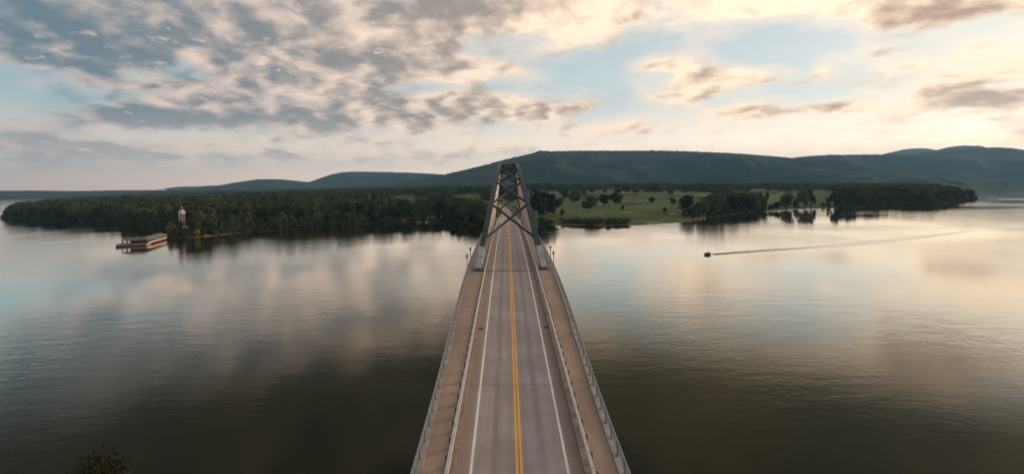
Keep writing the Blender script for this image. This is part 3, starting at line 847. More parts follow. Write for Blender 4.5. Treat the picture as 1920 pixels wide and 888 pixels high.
# trees that stand out one by one: (px, foot, top, width, kind, label)
SINGLES = [
 (1105, 396, 365, 36, 'leaf_olive', 'broad lone tree nearest the water on the right hand lawn'),
 (1131, 386, 361, 26, 'leaf_dark', 'dark round tree behind the broad lone tree on the lawn'),
 (1155, 385, 359, 24, 'leaf_dark', 'dark tree just left of the long low lodge'),
 (1075, 379, 355, 30, 'leaf_olive', 'rounded tree between the bridge clump and the lone lawn tree'),
 (1168, 395, 384, 8, 'leaf_dark', 'small narrow bush below the left end of the lodge'),
 (1290, 399, 362, 34, 'leaf_dark', 'tall dark spreading tree standing alone on the right bank'),
 (1320, 405, 370, 24, 'leaf_olive', 'leaning pale green tree by the bank, right of the tall dark tree'),
 (1338, 403, 363, 30, 'leaf_olive', 'feathery light green tree in the middle bank clump'),
 (1372, 399, 362, 32, 'leaf_dark', 'big dark tree in the middle bank clump'),
 (1402, 396, 364, 30, 'leaf_dark', 'low wide dark tree at the right end of the bank clump'),
 (1438, 374, 359, 9, 'leaf_dark', 'small dark tree in front of the stone barracks'),
 (1474, 390, 358, 24, 'leaf', 'green tree by the bank below the stone barracks'),
 (1458, 394, 376, 14, 'leaf_dark', 'short dark waterside tree left of the green bank tree'),
 (1508, 388, 353, 24, 'leaf', 'first upright tree in front of the bright green meadow'),
 (1521, 386, 351, 18, 'leaf', 'second upright tree in front of the bright green meadow'),
 (1568, 390, 357, 22, 'leaf_dark', 'dark tree at the right end of the bright green meadow'),
 (1306, 403, 378, 22, 'leaf', 'mid sized bank tree left of the feathery light green tree'),
 (1352, 401, 366, 26, 'leaf', 'round tree between the feathery tree and the big dark tree'),
 (1387, 397, 368, 24, 'leaf_dark', 'dark tree squeezed between the two big dark bank trees'),
 (1420, 392, 374, 16, 'leaf', 'small tree right of the bank clump'),
 (1492, 389, 372, 14, 'leaf', 'small tree left of the two upright meadow trees'),
 (1342, 372, 352, 26, 'leaf', 'rounded tree behind the bank clump, left of the barracks'),
 (1368, 368, 350, 24, 'leaf_olive', 'pale rounded tree behind the bank clump, nearer the barracks'),
 (1228, 362, 347, 20, 'leaf_dark', 'dark tree at the back of the earthworks'),
 (1060, 372, 352, 24, 'leaf', 'small rounded tree behind the bridge clump'),
 (1694, 379, 368, 18, 'leaf_yellow', 'yellow turning tree among the dark right hand shore trees'),
 (320, 437, 414, 17, 'leaf_yellow', 'yellow leaved tree left of the monument steps'),
 (316, 446, 430, 13, 'leaf_olive', 'small yellowish tree at the landward end of the pier'),
 (370, 443, 428, 15, 'leaf_yellow', 'yellowish bush by the water right of the monument'),
 (693, 400, 366, 20, 'leaf_yellow', 'golden green tree at the gap in the left woods'),
 (722, 397, 362, 36, 'leaf', 'wide round tree right of the golden green tree'),
 (892, 389, 373, 20, 'leaf_dark', 'round dark bush tree above the white shed'),
 (545, 425, 399, 16, 'leaf_olive', 'pale poplar like tree rising from the left shore thicket'),
 (590, 424, 397, 24, 'leaf_olive', 'light green tree by the shore left of the meadow gap'),
 (438, 424, 382, 22, 'leaf_olive', 'tall pale tree in the woods right of the monument'),
]
for (px, fb, tp, w, k, lab) in SINGLES:
    t = tree_px(px, fb, tp, w * 1.28, lab, 'leaf_round' if k == 'leaf' else k); TAKEN.append((t.location.x, t.location.y, t.scale[0] * .35))
NTH = ['first', 'second', 'third', 'fourth', 'fifth', 'sixth', 'seventh', 'eighth', 'ninth', 'tenth']
for k in range(10):
    px = 1092 + k * 21 + rnd.uniform(-6, 6)
    tree_px(px, 362.5 + rnd.uniform(-1.5, 2.5), 350 + rnd.uniform(-3, 3), rnd.uniform(13, 22), f'{NTH[k]} tree from the left in the loose row behind the earthworks',
            rnd.choice(['leaf_round', 'leaf_dark', 'leaf_olive']), 'trees behind the earthworks')
for k, (px, fb, tp, w) in enumerate(((1048, 388, 368, 20), (1222, 381, 368, 15), (1262, 384, 369, 17), (1246, 399, 389, 11), (1054, 404, 391, 13))):
    tree_px(px, fb, tp, w, ('small tree on the lawn close right of the bridge clump', 'small tree behind the right end of the lodge', 'rounded tree left of the tall dark bank tree',
            'low tree near the short pale wall', 'low tree on the bank right of the bridge clump')[k], ('leaf_round', 'leaf_dark')[k % 2], 'small lawn trees')
# clump right of the bridge end
for px, fb, tp, w in ((1001, 404, 353, 44), (1020, 402, 355, 40), (1037, 400, 361, 34), (1011, 409, 370, 34), (1030, 406, 373, 28)):
    tree_px(px, fb, tp, w, 'dark tree in the clump beside the right end of the bridge', 'leaf_dark', 'trees right of the bridge end')
# belts along the waterline
TONE = {'leaf': 'green', 'leaf_dark': 'dark green', 'leaf_olive': 'olive green'}
def along(px_a, px_b, spacing, rows, hmin, hmax, label, group, kinds, jit=3.0, spots=None):
    a = on_z(px_a, 400)[:2]; out = 0
    seg = np.diff(front, axis=0); L = np.concatenate([[0], np.cumsum(np.hypot(seg[:, 0], seg[:, 1]))])
    def pxof(q):
        d = np.array([q[0], q[1], 0]) - CAM; return 960 + FPX * np.dot(d, _r) / np.dot(d, _f)
    s = 0.0
    while s < L[-1]:
        i = int(np.searchsorted(L, s, side='right') - 1); i = min(i, len(seg) - 1)
        q = front[i] + seg[i] * ((s - L[i]) / max(1e-6, L[i + 1] - L[i]))
        nrm = np.array([-seg[i][1], seg[i][0]]) / np.hypot(*seg[i])
        px = pxof(q)
        if px_a < px < px_b:
            for r in range(rows):
                g = q + nrm * (2.5 + r * spacing * .8 + rnd.uniform(-jit, jit)) + np.array([rnd.uniform(-jit, jit), rnd.uniform(-jit, jit)])
                h = rnd.uniform(hmin, hmax) * (.72 if r == 0 else 1)
                if any((g[0] - x) ** 2 + (g[1] - y) ** 2 < rr * rr for x, y, rr in TAKEN): continue
                z = float(height(g[0], g[1]))
                if z < .3: continue
                k = rnd.choice(kinds)
                sp = ''
                if spots:
                    for lim, ph in spots:
                        if px < lim: sp = ' ' + ph; break
                row = ('' if rows == 1 else ' front' if r == 0 else ' back') 
                size = 'tall' if h > (hmin + hmax) / 2 * (.72 if r == 0 else 1) else 'short'
                tree((g[0], g[1], z), h, h * rnd.uniform(.70, 1.05), f'{size} {TONE[k]}{row} {label}{sp}', group, k)
                TAKEN.append((g[0], g[1], 1.5)); out += 1
        s += spacing * rnd.uniform(.8, 1.25)
    return out
TAKEN.append((MON[0], MON[1], 11.0))
KW = ['leaf', 'leaf', 'leaf_dark']
along(-10, 262, 13, 2, 14, 24, 'waterside tree on the left point', 'waterside trees on the left point', KW,
      spots=((40, 'at its tip'), (90, 'just right of the tip'), (140, 'left of the thin beach'), (185, 'right of the thin beach'), (225, 'towards the pier'), (300, 'nearest the pier')))
along(258, 325, 8, 2, 6, 10, 'bank tree behind the covered pier', 'bank trees behind the pier', ['leaf', 'leaf_dark'], 2, ((275, 'at its left end'), (292, 'at its middle'), (400, 'at its landward end')))
along(355, 445, 8, 3, 9, 15, 'tree on the bank right of the monument', 'bank trees right of the monument', ['leaf', 'leaf', 'leaf_olive'], 3, ((395, 'near the yellowish bush'), (450, 'near the beach end')))
along(310, 440, 7, 2, 3, 5.5, 'little tree below the monument', 'bank trees below the monument', ['leaf', 'leaf_olive'], 2, ((350, 'terrace'), (450, 'behind the tan beach')))
along(440, 690, 9, 2, 10, 19, 'shore tree left of the meadow gap', 'shore trees left of the meadow gap', ['leaf', 'leaf', 'leaf_olive'],
      spots=((500, 'near the tan beach'), (560, 'around the pale poplar'), (620, 'around the light tree'), (700, 'by the golden tree')))
along(690, 782, 8, 1, 5, 9, 'shore tree in front of the meadow gap', 'low trees at the meadow gap', ['leaf', 'leaf_dark'], spots=((735, 'on its left'), (790, 'beside the dock')))
along(815, 905, 8, 2, 8, 14, 'shore tree between dock and bridge', 'shore trees left of the bridge', KW, spots=((850, 'nearer the dock'), (910, 'nearer the bridge')))
along(1300, 1440, 11, 2, 9, 18, 'waterside tree below the right bank clump', 'waterside trees on the right shore', ['leaf', 'leaf_dark', 'leaf_olive'], spots=((1345, 'at its left'), (1390, 'at its middle'), (1450, 'at its right')))
along(1440, 1575, 12, 1, 7, 14, 'waterside tree below the barracks meadow', 'waterside trees below the meadow', KW, spots=((1480, 'at its left'), (1525, 'at its middle'), (1570, 'at its right')))
along(1562, 1832, 16, 2, 13, 24, 'waterside tree on the right point', 'waterside trees on the right point', KW,
      spots=((1610, 'beside the meadow'), (1660, 'left of the yellow tree'), (1720, 'around the yellow tree'), (1775, 'right of the yellow tree'), (1850, 'at its tip')))
# shrubs on the bare right bank
for k in range(44):
    px = rnd.uniform(1010, 1185); p = place(px, rnd.uniform(412, 421))
    tree(p, rnd.uniform(2.2, 4.8), rnd.uniform(7, 13), ('low shrub close to the bridge on the right bank' if px < 1060 else ('wide' if k % 2 else 'small') + ' shrub below the low stone wall on the right bank' if px < 1135 else 'low shrub below the lodge on the right bank'), 'bank shrubs right of the bridge', 'shrub', 'shrub', 'shrub')
# the tree top that reaches into the lower left corner
big = crown_mesh('crown', 300, M['leaf_corner'], 16, 14000, .011, 'round', .62)
BT = at_depth(148, 852, 52.0); bz = float(near_h(np.array(BT[0]), np.array(BT[1])))
bt = thing('tree', 'olive tree top reaching into the bottom left corner over dark water', 'tree', (BT[0], BT[1], bz - .1), .6)
hh = BT[2] - bz; bt.scale = (hh * .52, hh * .52, hh)
link('crown', big, bt); link('trunk', TRUNK[0], bt)

# the woods behind: one mass, too many to count
cand = []
def px_of(x, y):
    return 960 + FPX * ((x - CAM[0]) * _r0[0] + (y - CAM[1]) * _r0[1]) / ((x - CAM[0]) * _f[0] + (y - CAM[1]) * _f[1])
N = 70000
cx = nrng.uniform(-1750, 2450, N); cy = nrng.uniform(430, 2900, N)
keep_p = np.where(cy < 1300, 1.0, .45); sel = nrng.uniform(size=N) < keep_p
cx, cy = cx[sel], cy[sel]
# extra undergrowth close to the waterline
seg_ = np.diff(front, axis=0); pick = nrng.integers(0, len(seg_), 16000); tt = nrng.uniform(0, 1, 16000)[:, None]
un = np.stack([-seg_[pick][:, 1], seg_[pick][:, 0]], 1); un /= np.hypot(un[:, 0], un[:, 1])[:, None]
ex = front[pick] + seg_[pick] * tt + un * nrng.uniform(.3, 8, 16000)[:, None]
cx = np.concatenate([cx, ex[:, 0]]); cy = np.concatenate([cy, ex[:, 1]])
s_ = sdf(cx, cy); pxs = px_of(cx, cy)
ok = (s_ > .6) & (pxs > -80) & (pxs < 1990)
cx, cy, s_, pxs = cx[ok], cy[ok], s_[ok], pxs[ok]
cz = height(cx, cy)
def py_of(px, y, z): return HORIZON - (px - 960) * ROLL + (CAM[2] - z) * FPX / y
pys = py_of(pxs, cy, cz)
nz = np.array([mnoise.noise(Vector((x / 120., y / 120., 3.))) for x, y in zip(cx, cy)])
wood = np.zeros(len(cx), bool)
left = pxs < 905
wood |= left & (s_ > .6)
# clearings on the left: the meadow gap, lawn by the bridge, glades
def ell(x0, y0, rx, ry): return ((pxs - x0) / rx) ** 2 + ((pys - y0) / ry) ** 2 < 1
wood &= ~(ell(760, 383, 38, 17) | ell(700, 390, 16, 10) | ell(890, 378, 60, 14) | ell(915, 392, 40, 12) | ell(830, 408, 40, 5.5) | ell(500, 424, 30, 4))
right_back = (pxs > 985) & (pys < 357.5 - (pxs - 1000) * .006 + nz * 1.5)
wood |= right_back
wood |= (pxs > 1568 + nz * 40) & (pys < 389)
wood |= (pxs > 1325) & (pxs < 1432) & (pys > 377) & (s_ < 130)
wood |= (pxs > 1215) & (pxs < 1562) & (pys < 360) & (nz > -.1)
wood |= (pxs > 905) & (pxs < 985) & (cy > 1150)
wood &= ~ell(1540, 366, 26, 9)
wood &= ~(np.abs(cx - xroad(cy)) < 16) | (cy > 1100)
wood &= np.hypot(cx - MON[0], cy - MON[1]) > 15
wood &= ~((np.abs(cx - MON[0] - .12 * (cy - MON[1])) < 14) & (cy < MON[1]) & (cy > MON[1] - 30))
cx, cy, cz, s_, pxs, pys, nz = [a[wood] for a in (cx, cy, cz, s_, pxs, pys, nz)]
# thin to a natural spacing
cell = {}; keep = []
for i in range(len(cx)):
    sp_ = 4.0 if s_[i] < 8 else 9.0 if cy[i] < 1100 else 12.5
    k = (int(cx[i] // sp_), int(cy[i] // sp_))
    if k in cell: continue
    if any((cx[i] - x) ** 2 + (cy[i] - y) ** 2 < r * r for x, y, r in TAKEN[:35]): continue
    cell[k] = 1; keep.append(i)
keep = np.array(keep); NW = len(keep)
wm = bpy.data.meshes.new('woods'); wm.from_pydata(np.stack([cx, cy, cz - .3], 1)[keep].tolist(), [], [])
hts = (nrng.uniform(14, 27, NW) + 7 * nz[keep] + np.where((pxs[keep] > 985) & (cy[keep] > 1300), 5, 0)) * np.where(s_[keep] < 8, .26, np.where(s_[keep] < 22, .75, 1.0))
at = wm.attributes.new('hgt', 'FLOAT', 'POINT'); at.data.foreach_set('value', hts.astype(np.float32))
at = wm.attributes.new('wid', 'FLOAT', 'POINT'); at.data.foreach_set('value', (hts * nrng.uniform(.72, 1.1, NW) * np.where(s_[keep] < 8, 1.35, 1.0)).astype(np.float32))
at = wm.attributes.new('rot', 'FLOAT', 'POINT'); at.data.foreach_set('value', nrng.uniform(0, 6.28, NW).astype(np.float32))
vid = nrng.choice(10, NW, p=[.12, .12, .12, .12, .12, .12, .09, .09, .05, .05])
at = wm.attributes.new('var', 'INT', 'POINT'); at.data.foreach_set('value', vid.astype(np.int32))
woods = tag(link('woods', wm), 'dense dark green woods covering the peninsula behind the shore trees', 'woods', kind='stuff')
# one tree of each variety is instanced over the points
protos = {}
for o in bpy.data.objects:
    if o.name.startswith('crown') and o.data: protos.setdefault(o.data.name, o)
variants = CROWN['leaf'] + CROWN['leaf_dark'] + CROWN['leaf_olive']
ng = bpy.data.node_groups.new('scatter_woods', 'GeometryNodeTree')
ng.interface.new_socket('Geometry', in_out='INPUT', socket_type='NodeSocketGeometry')
ng.interface.new_socket('Geometry', in_out='OUTPUT', socket_type='NodeSocketGeometry')
gi = ng.nodes.new('NodeGroupInput'); go = ng.nodes.new('NodeGroupOutput'); jn = ng.nodes.new('GeometryNodeJoinGeometry')
def attr(nm, ty):
    a = ng.nodes.new('GeometryNodeInputNamedAttribute'); a.data_type = ty; a.inputs[0].default_value = nm; return a.outputs[0]
sc_ = ng.nodes.new('ShaderNodeCombineXYZ'); wv = attr('wid', 'FLOAT'); ng.links.new(wv, sc_.inputs[0]); ng.links.new(wv, sc_.inputs[1]); ng.links.new(attr('hgt', 'FLOAT'), sc_.inputs[2])
ro_ = ng.nodes.new('ShaderNodeCombineXYZ'); ng.links.new(attr('rot', 'FLOAT'), ro_.inputs[2])
vv = attr('var', 'INT')
for i, me in enumerate(variants):
    if me.name not in protos: continue
    oi = ng.nodes.new('GeometryNodeObjectInfo'); oi.transform_space = 'ORIGINAL'; oi.inputs['Object'].default_value = protos[me.name]; oi.inputs['As Instance'].default_value = True
    cm = ng.nodes.new('FunctionNodeCompare'); cm.data_type = 'INT'; cm.operation = 'EQUAL'
    ng.links.new(vv, cm.inputs[2]); cm.inputs[3].default_value = i
    ip = ng.nodes.new('GeometryNodeInstanceOnPoints')
    ng.links.new(gi.outputs[0], ip.inputs['Points']); ng.links.new(cm.outputs[0], ip.inputs['Selection']); ng.links.new(oi.outputs['Geometry'], ip.inputs['Instance'])
    ng.links.new(ro_.outputs[0], ip.inputs['Rotation']); ng.links.new(sc_.outputs[0], ip.inputs['Scale'])
    ng.links.new(ip.outputs[0], jn.inputs[0])
ng.links.new(jn.outputs[0], go.inputs[0])
md = woods.modifiers.new('scatter', 'NODES'); md.node_group = ng

# ------------------------------------------------------------------ monument lighthouse
mz = float(height(MON[0], MON[1]))
mon = thing('monument_lighthouse', 'pale granite columned lighthouse monument on the wooded left point', 'monument', (MON[0], MON[1], mz), .35)
b = MB(); b.lathe([(4.0, -1.5), (4.0, .5), (3.6, .5), (3.6, 1.0), (3.2, 1.0), (3.1, 5.4), (3.35, 5.5), (3.35, 6.1), (2.9, 6.2)], 8, ph=.5); base_ = b.build('pedestal', M['granite_base'], mon)
for k in range(6):
    b = MB(); b.lathe([(3.22 - k * .012, 1.25 + k * .68), (3.22 - k * .012, 1.25 + k * .68 + .56)], 8, ph=.5); b.build('stone_course', M['granite_base'], base_)
b = MB(); b.lathe([(1.45, 6.1), (1.35, 14.4)], 16); b.build('core_shaft', M['granite_base'], mon, True)
for k in range(8):
    a = 2 * math.pi * (k + .5) / 8; x, y = 2.35 * math.cos(a), 2.35 * math.sin(a)
    b = MB(); b.lathe([(.62, 6.2), (.62, 6.5), (.50, 6.6), (.47, 10.0), (.41, 13.6), (.50, 13.7), (.62, 13.9), (.62, 14.2)], 12, x, y); b.build('column', M['granite'], mon, True)
b = MB(); b.lathe([(2.9, 14.2), (2.9, 15.2), (3.25, 15.4), (3.25, 15.9), (2.75, 16.0), (2.5, 16.9), (1.9, 17.3), (1.6, 18.2)], 16); b.build('entablature', M['granite'], mon)
for k in range(16):
    a = 2 * math.pi * k / 16; b = MB(); b.lathe([(.22, 15.9), (.14, 16.6), (.02, 16.9)], 6, 2.95 * math.cos(a), 2.95 * math.sin(a)); b.build('cornice_ornament', M['granite'], mon)
b = MB(); b.lathe([(1.05, 18.2), (1.05, 20.0)], 10); ln = b.build('lantern_room', M['bronze'], mon)
for k in range(10):
    a = 2 * math.pi * k / 10; b = MB(); b.box(1.06 * math.cos(a) - .06, 1.06 * math.cos(a) + .06, 1.06 * math.sin(a) - .06, 1.06 * math.sin(a) + .06, 18.2, 20.0); b.build('mullion', M['dark_bronze'], ln)
b = MB(); b.lathe([(1.3, 20.0), (1.15, 20.4), (.75, 21.4), (.25, 22.2), (.12, 22.8), (.18, 23.0), (.03, 23.8)], 12); b.build('lantern_dome', M['bronze'], mon, True)
# bronze group in front of the columns
b = MB(); b.lathe([(.9, 6.1), (.8, 6.5), (.45, 7.2), (.50, 8.4), (.35, 9.0), (.18, 9.2), (.24, 9.5), (.1, 9.8)], 10, -1.4, -2.75)
b.lathe([(.4, 6.1), (.35, 7.4), (.2, 7.9), (.2, 8.2), (.05, 8.3)], 8, -.5, -2.9); b.build('bronze_statue', M['dark_bronze'], mon, True)
b = MB(); b.box(-9.5, 9.5, -5.5, 6, -3.5, .42); ter = b.build('terrace', M['granite_base'], mon)
for xa, xb, ya, yb in ((-9.5, 9.5, -5.5, -5.1), (-9.5, -9.1, -5.1, 6), (9.1, 9.5, -5.1, 6)):
    b = MB(); b.box(xa, xb, ya, yb, .42, 1.5); b.build('parapet', M['granite'], ter)
for x in (-9.3, -4.6, 4.6, 9.3):
    b = MB(); b.box(x - .45, x + .45, -5.75, -4.85, .42, 2.4); b.lathe([(.55, 2.4), (.5, 2.6), (.1, 3.1)], 8, x, -5.3); b.build('parapet_pier', M['granite'], ter)

# ------------------------------------------------------------------ covered pier
A = on_z(213, 459.5); Bq = on_z(275, 460.5); Cq = on_z(308, 450.5)
PIER_RZ = math.atan2((Cq - Bq)[1], (Cq - Bq)[0]) - math.pi / 2
LV = float(np.linalg.norm(Cq - Bq)) + 8; ca, sa = math.cos(PIER_RZ), math.sin(PIER_RZ)
LU = abs(float((A - Bq)[0] * ca + (A - Bq)[1] * sa)) - 8
pier = thing('covered_pier', 'long green roofed wooden pier standing in the water by the monument', 'pier', (Bq[0], Bq[1], 0), PIER_RZ)
HD = 13.0       # depth of the head
b = MB(); b.box(-LU, 0, 0, HD, 1.2, 1.9); b.box(-8, 0, HD + .01, LV, 1.2, 1.9); b.build('deck', M['tan_and_sunlit_timber'], pier)
b = MB(); b.box(-LU + .1, -.5, .1, HD - .1, -1.5, 1.19); b.build('crib_wall', M['dark_and_shaded_timber'], pier)
b = MB(); b.box(-.45, .15, -.1, HD * .7, .5, 1.19); b.build('landing_step', M['tan_and_sunlit_timber'], pier)
for v in np.arange(HD + 4, LV, 5.5):
    for u in (-7.4, -.6):
        b = MB(); b.tube((u, v, -3), (u, v, 1.2), .32, n=8); b.build('pile', M['dark_and_shaded_timber'], pier)
def roof(u0, u1, v0, v1, ze, zr, along_v, name='roof'):
    b = MB()
    if along_v:
        m_ = (u0 + u1) / 2; q = min((u1 - u0) / 2, (v1 - v0) / 2) * .8
        top = [(m_, v0 + q, zr), (m_, v1 - q, zr)]; fs = [(0, 1, 4), (1, 2, 5, 4), (2, 3, 5), (3, 0, 4, 5)]
    else:
        m_ = (v0 + v1) / 2; q = min((u1 - u0) / 2, (v1 - v0) / 2) * .8
        top = [(u0 + q, m_, zr), (u1 - q, m_, zr)]; fs = [(0, 1, 5, 4), (1, 2, 5), (2, 3, 4, 5), (3, 0, 4)]
    b.add([(u0, v0, ze), (u1, v0, ze), (u1, v1, ze), (u0, v1, ze)] + top, fs + [(3, 2, 1, 0)])
    return b
roof(-LU + 3, .8, 1.2, HD - .6, 5.2, 7.3, False).build('head_roof', M['pier_roof'], pier)
rf = roof(-8.6, .75, HD * .35, LV - 1, 5.15, 7.1, True).build('walkway_roof', M['pier_roof'], pier)
for u0, u1, v0, v1 in ((-LU + 3, .8, 1.15, 1.3), (.68, .84, 1.3, LV - 1)):
    b = MB(); b.box(u0, u1, v0, v1, 5.02, 5.38); b.build('fascia', M['tan_and_sunlit_timber'], rf)
for u in np.linspace(-LU + 4, -.4, 6):
    for v in (2.0, HD - 1.5):
        b = MB(); b.box(u - .22, u + .22, v - .22, v + .22, 1.9, 5.4); b.build('post', M['dark_and_shaded_timber'], pier)  # head posts take the dark colour as painted shade
for v in np.arange(HD + 3, LV - 1, 5.0):
    for u in (-7.9, -.3):
        b = MB(); b.box(u - .22, u + .22, v - .22, v + .22, 1.9, 5.4); b.build('post', M['tan_and_sunlit_timber'], pier)
b = MB(); b.box(-.14, .0, HD * .4, LV - 1, 2.0, 3.05); b.build('side_railing', M['tan_and_sunlit_timber'], pier)  # railing on the lit side, its light painted in
b = MB(); b.box(-8.0, -7.86, HD + .1, LV - 1, 2.0, 3.05); b.build('side_railing', M['dark_and_shaded_timber'], pier)  # same railing on the far side in the shaded colour
b = MB(); b.box(-LU + 9, -LU + 20, 4, 8, 1.9, 4.3); b.build('kiosk_wall', M['dark_and_shaded_timber'], pier)
for u in np.arange(-LU + 1, -1, 3.0):
    b = MB(); b.box(u - .1, u + .1, .2, .4, 1.9, 2.9); b.build('rail_post', M['dark_and_shaded_timber'], pier)
b = MB(); b.box(-LU + 1, -1, .24, .36, 2.75, 2.95); b.build('front_rail', M['dark_and_shaded_timber'], pier)  # front rail and its posts darkened in colour for the shaded front

# ------------------------------------------------------------------ buildings on the right
def facing(p): return -math.atan2(p[0] - CAM[0], p[1] - CAM[1])
def house(px, py, w, dep, hw, hr, label, name='house', walls='siding', roofm='roof_grey', windows=5, hip=True, chim=0, turn=0.0, cat='house'):
    p = place(px, py); t = thing(name, label, cat, (p[0], p[1], p[2] - .3), facing(p) + turn)
    b = MB(); b.box(-w / 2, w / 2, 0, dep, -.5, hw); wl = b.build('wall', M[walls], t)
    if hip: rb_ = roof(-w / 2 - .8, w / 2 + .8, -.8, dep + .8, hw, hw + hr, False)
    else:
        rb_ = MB(); m_ = dep / 2
        rb_.add([(-w / 2 - .5, -.6, hw), (w / 2 + .5, -.6, hw), (w / 2 + .5, dep + .6, hw), (-w / 2 - .5, dep + .6, hw), (-w / 2 - .5, m_, hw + hr), (w / 2 + .5, m_, hw + hr)],
                [(0, 1, 5, 4), (2, 3, 4, 5), (1, 2, 5), (3, 0, 4), (3, 2, 1, 0)])
    ro = rb_.build('roof', M[roofm], t)
    for k in range(windows):
        u = -w / 2 + w * (k + .5) / windows; ww = w / windows * .30
        b = MB(); b.box(u - ww, u + ww, -.12, .02, hw * .30, hw * .80); wn = b.build('window', M['window'], t)
        b = MB(); b.box(u - ww - .1, u + ww + .1, -.2, .01, hw * .30 - .15, hw * .30); b.build('sill', M['white'], wn)
    for k in range(chim):
        u = -w / 2 + w * (k + .5) / chim; b = MB(); b.box(u - .8, u + .8, dep / 2 - .8, dep / 2 + .8, hw + hr * .6, hw + hr + 2.6); b.build('chimney', M['stone'], ro)
    return t
house(1185, 384, 37, 13, 4.2, 5.0, 'long low lodge with a brown hip roof on the right hand lawn', 'lodge', windows=7)
house(1423, 362.5, 44, 14, 8, 6, 'larger stone barracks with a grey roof on the right hand meadow', 'stone_barracks', 'stone', 'roof_grey', 8, False, 2, .25, 'barracks')
house(1452, 363, 20, 12, 7, 4, 'smaller stone barracks right of the larger one', 'stone_barracks', 'stone', 'roof_grey', 4, False, 0, .25, 'barracks')
house(894, 390.5, 7, 5, 3.2, 2.0, 'small white shed in the dark bushes left of the bridge', 'shed', 'white', 'white', 2, False, 0, 0, 'shed')
FAR_LOT = []
def far_house(px, w, label):
    q = at_depth(px, 345.0, 5560); FAR_LOT.append(q)
    t = house(1185, 384, w, 18, 11, 9, label, 'far_house', 'white', 'roof_grey', 3, False)
    t.location = (q[0], q[1], 1.0); t.rotation_euler = (0, 0, facing(q))
far_house(1838, 42, 'pale far house left of the pair on the right far shore')
far_house(1860, 30, 'left one of the close pair of far shore houses at right')
far_house(1872, 36, 'right one of the close pair of far shore houses at right')
# roofless fort ruin with chimney stacks
pr = place(1147, 358.5); ruin = thing('fort_ruin', 'roofless stone fort ruin with five chimney stacks behind the lawn trees', 'ruin', (pr[0], pr[1], pr[2] - .3), facing(pr))
b = MB(); b.box(-22, 22, 0, 1.2, -1, 5.0); b.build('wall', M['stone'], ruin)
b = MB(); b.box(-22, 22, 11, 12.2, -1, 5.6); b.build('wall', M['stone'], ruin)
for x in (-22.01, 20.81):
    b = MB(); b.box(x, x + 1.2, 1.21, 10.99, -1, 6.4); b.build('gable_wall', M['stone'], ruin)
for k, x in enumerate((-14, -6, 2.5, 9.5, 15.5)):
    b = MB(); b.box(x - 1.1, x + 1.1, 5, 7.4, -1, 10.5 + (k % 2) * 1.4); b.build('chimney_stack', M['stone'], ruin)
for k in range(6):
    x = -18 + k * 7.2; b = MB(); b.box(x - .8, x + .8, -.06, .3, 1.2, 3.4); b.build('window_opening', M['window'], ruin)
# paths and low walls that follow the ground
def strip(name, pts, w, mat, label, cat, h=.12, kind=None):
    P_ = [place(*p) for p in pts]; b = MB(); L = []
    for a_, c_ in zip(P_[:-1], P_[1:]):
        k = max(2, int(np.linalg.norm(c_ - a_) / 6))
        for i in range(k): L.append(a_ + (c_ - a_) * i / k)
    L.append(P_[-1]); rings = []
    for i, q in enumerate(L):
        t_ = L[min(i + 1, len(L) - 1)] - L[max(i - 1, 0)]; nrm = np.array([-t_[1], t_[0]]); nrm = nrm / max(1e-6, np.hypot(*nrm)) * w / 2
        l_ = (q[0] - nrm[0], q[1] - nrm[1]); r_ = (q[0] + nrm[0], q[1] + nrm[1]); zl, zr_ = float(height(*l_)), float(height(*r_))
        rings.append([(l_[0], l_[1], zl - .6), (r_[0], r_[1], zr_ - .6), (r_[0], r_[1], zr_ + h), (l_[0], l_[1], zl + h)])
    it = iter(rings); b.sweep(range(len(rings)), lambda _i: rings[_i])
    return tag(recalc(b.build(name, mat)), label, cat, kind=kind)
strip('low_stone_wall', [(1086, 404), (1110, 403.5), (1133, 403)], 1.2, M['stone'], 'pale low stone wall above the shrubby right bank', 'wall', 1.0)
strip('low_stone_wall', [(1255, 402.5), (1266, 401), (1277, 400.5)], 1.2, M['stone'], 'short pale stone wall left of the tall dark bank tree', 'wall', 1.3)
strip('path', [(1192, 386.5), (1212, 389.5), (1240, 391)], 4, M['gravel'], 'gravel path leading right from the lodge', 'path', .10, 'structure')
strip('path', [(1168, 399), (1184, 396.5)], 3, M['gravel'], 'short tan path below the lodge', 'path', .10, 'structure')
strip('path', [(1160, 363.5), (1200, 364.5), (1250, 366.5)], 5, M['gravel'], 'pale path along the earthworks behind the lodge', 'path', .25, 'structure')
strip('path', [(1170, 361.5), (1166, 360), (1174, 358), (1179, 357.5)], 7, M['gravel'], 'pale zigzag path by the fort ruin', 'path', .3, 'structure')
strip('beach', [(1210, 418.6), (1230, 418.3), (1252, 418.2)], 5, M['gravel'], 'pale stony beach on the right shore below the lawn', 'beach', .15, 'structure')
strip('beach', [(366, 443.6), (400, 441.2), (434, 438.2)], 3.5, M['gravel'], 'narrow tan beach on the shore right of the monument', 'beach', .15, 'structure')
strip('beach', [(118, 412.6), (140, 412.8), (156, 413.0)], 4, M['gravel'], 'thin pale beach below the trees on the left point', 'beach', .15, 'structure')

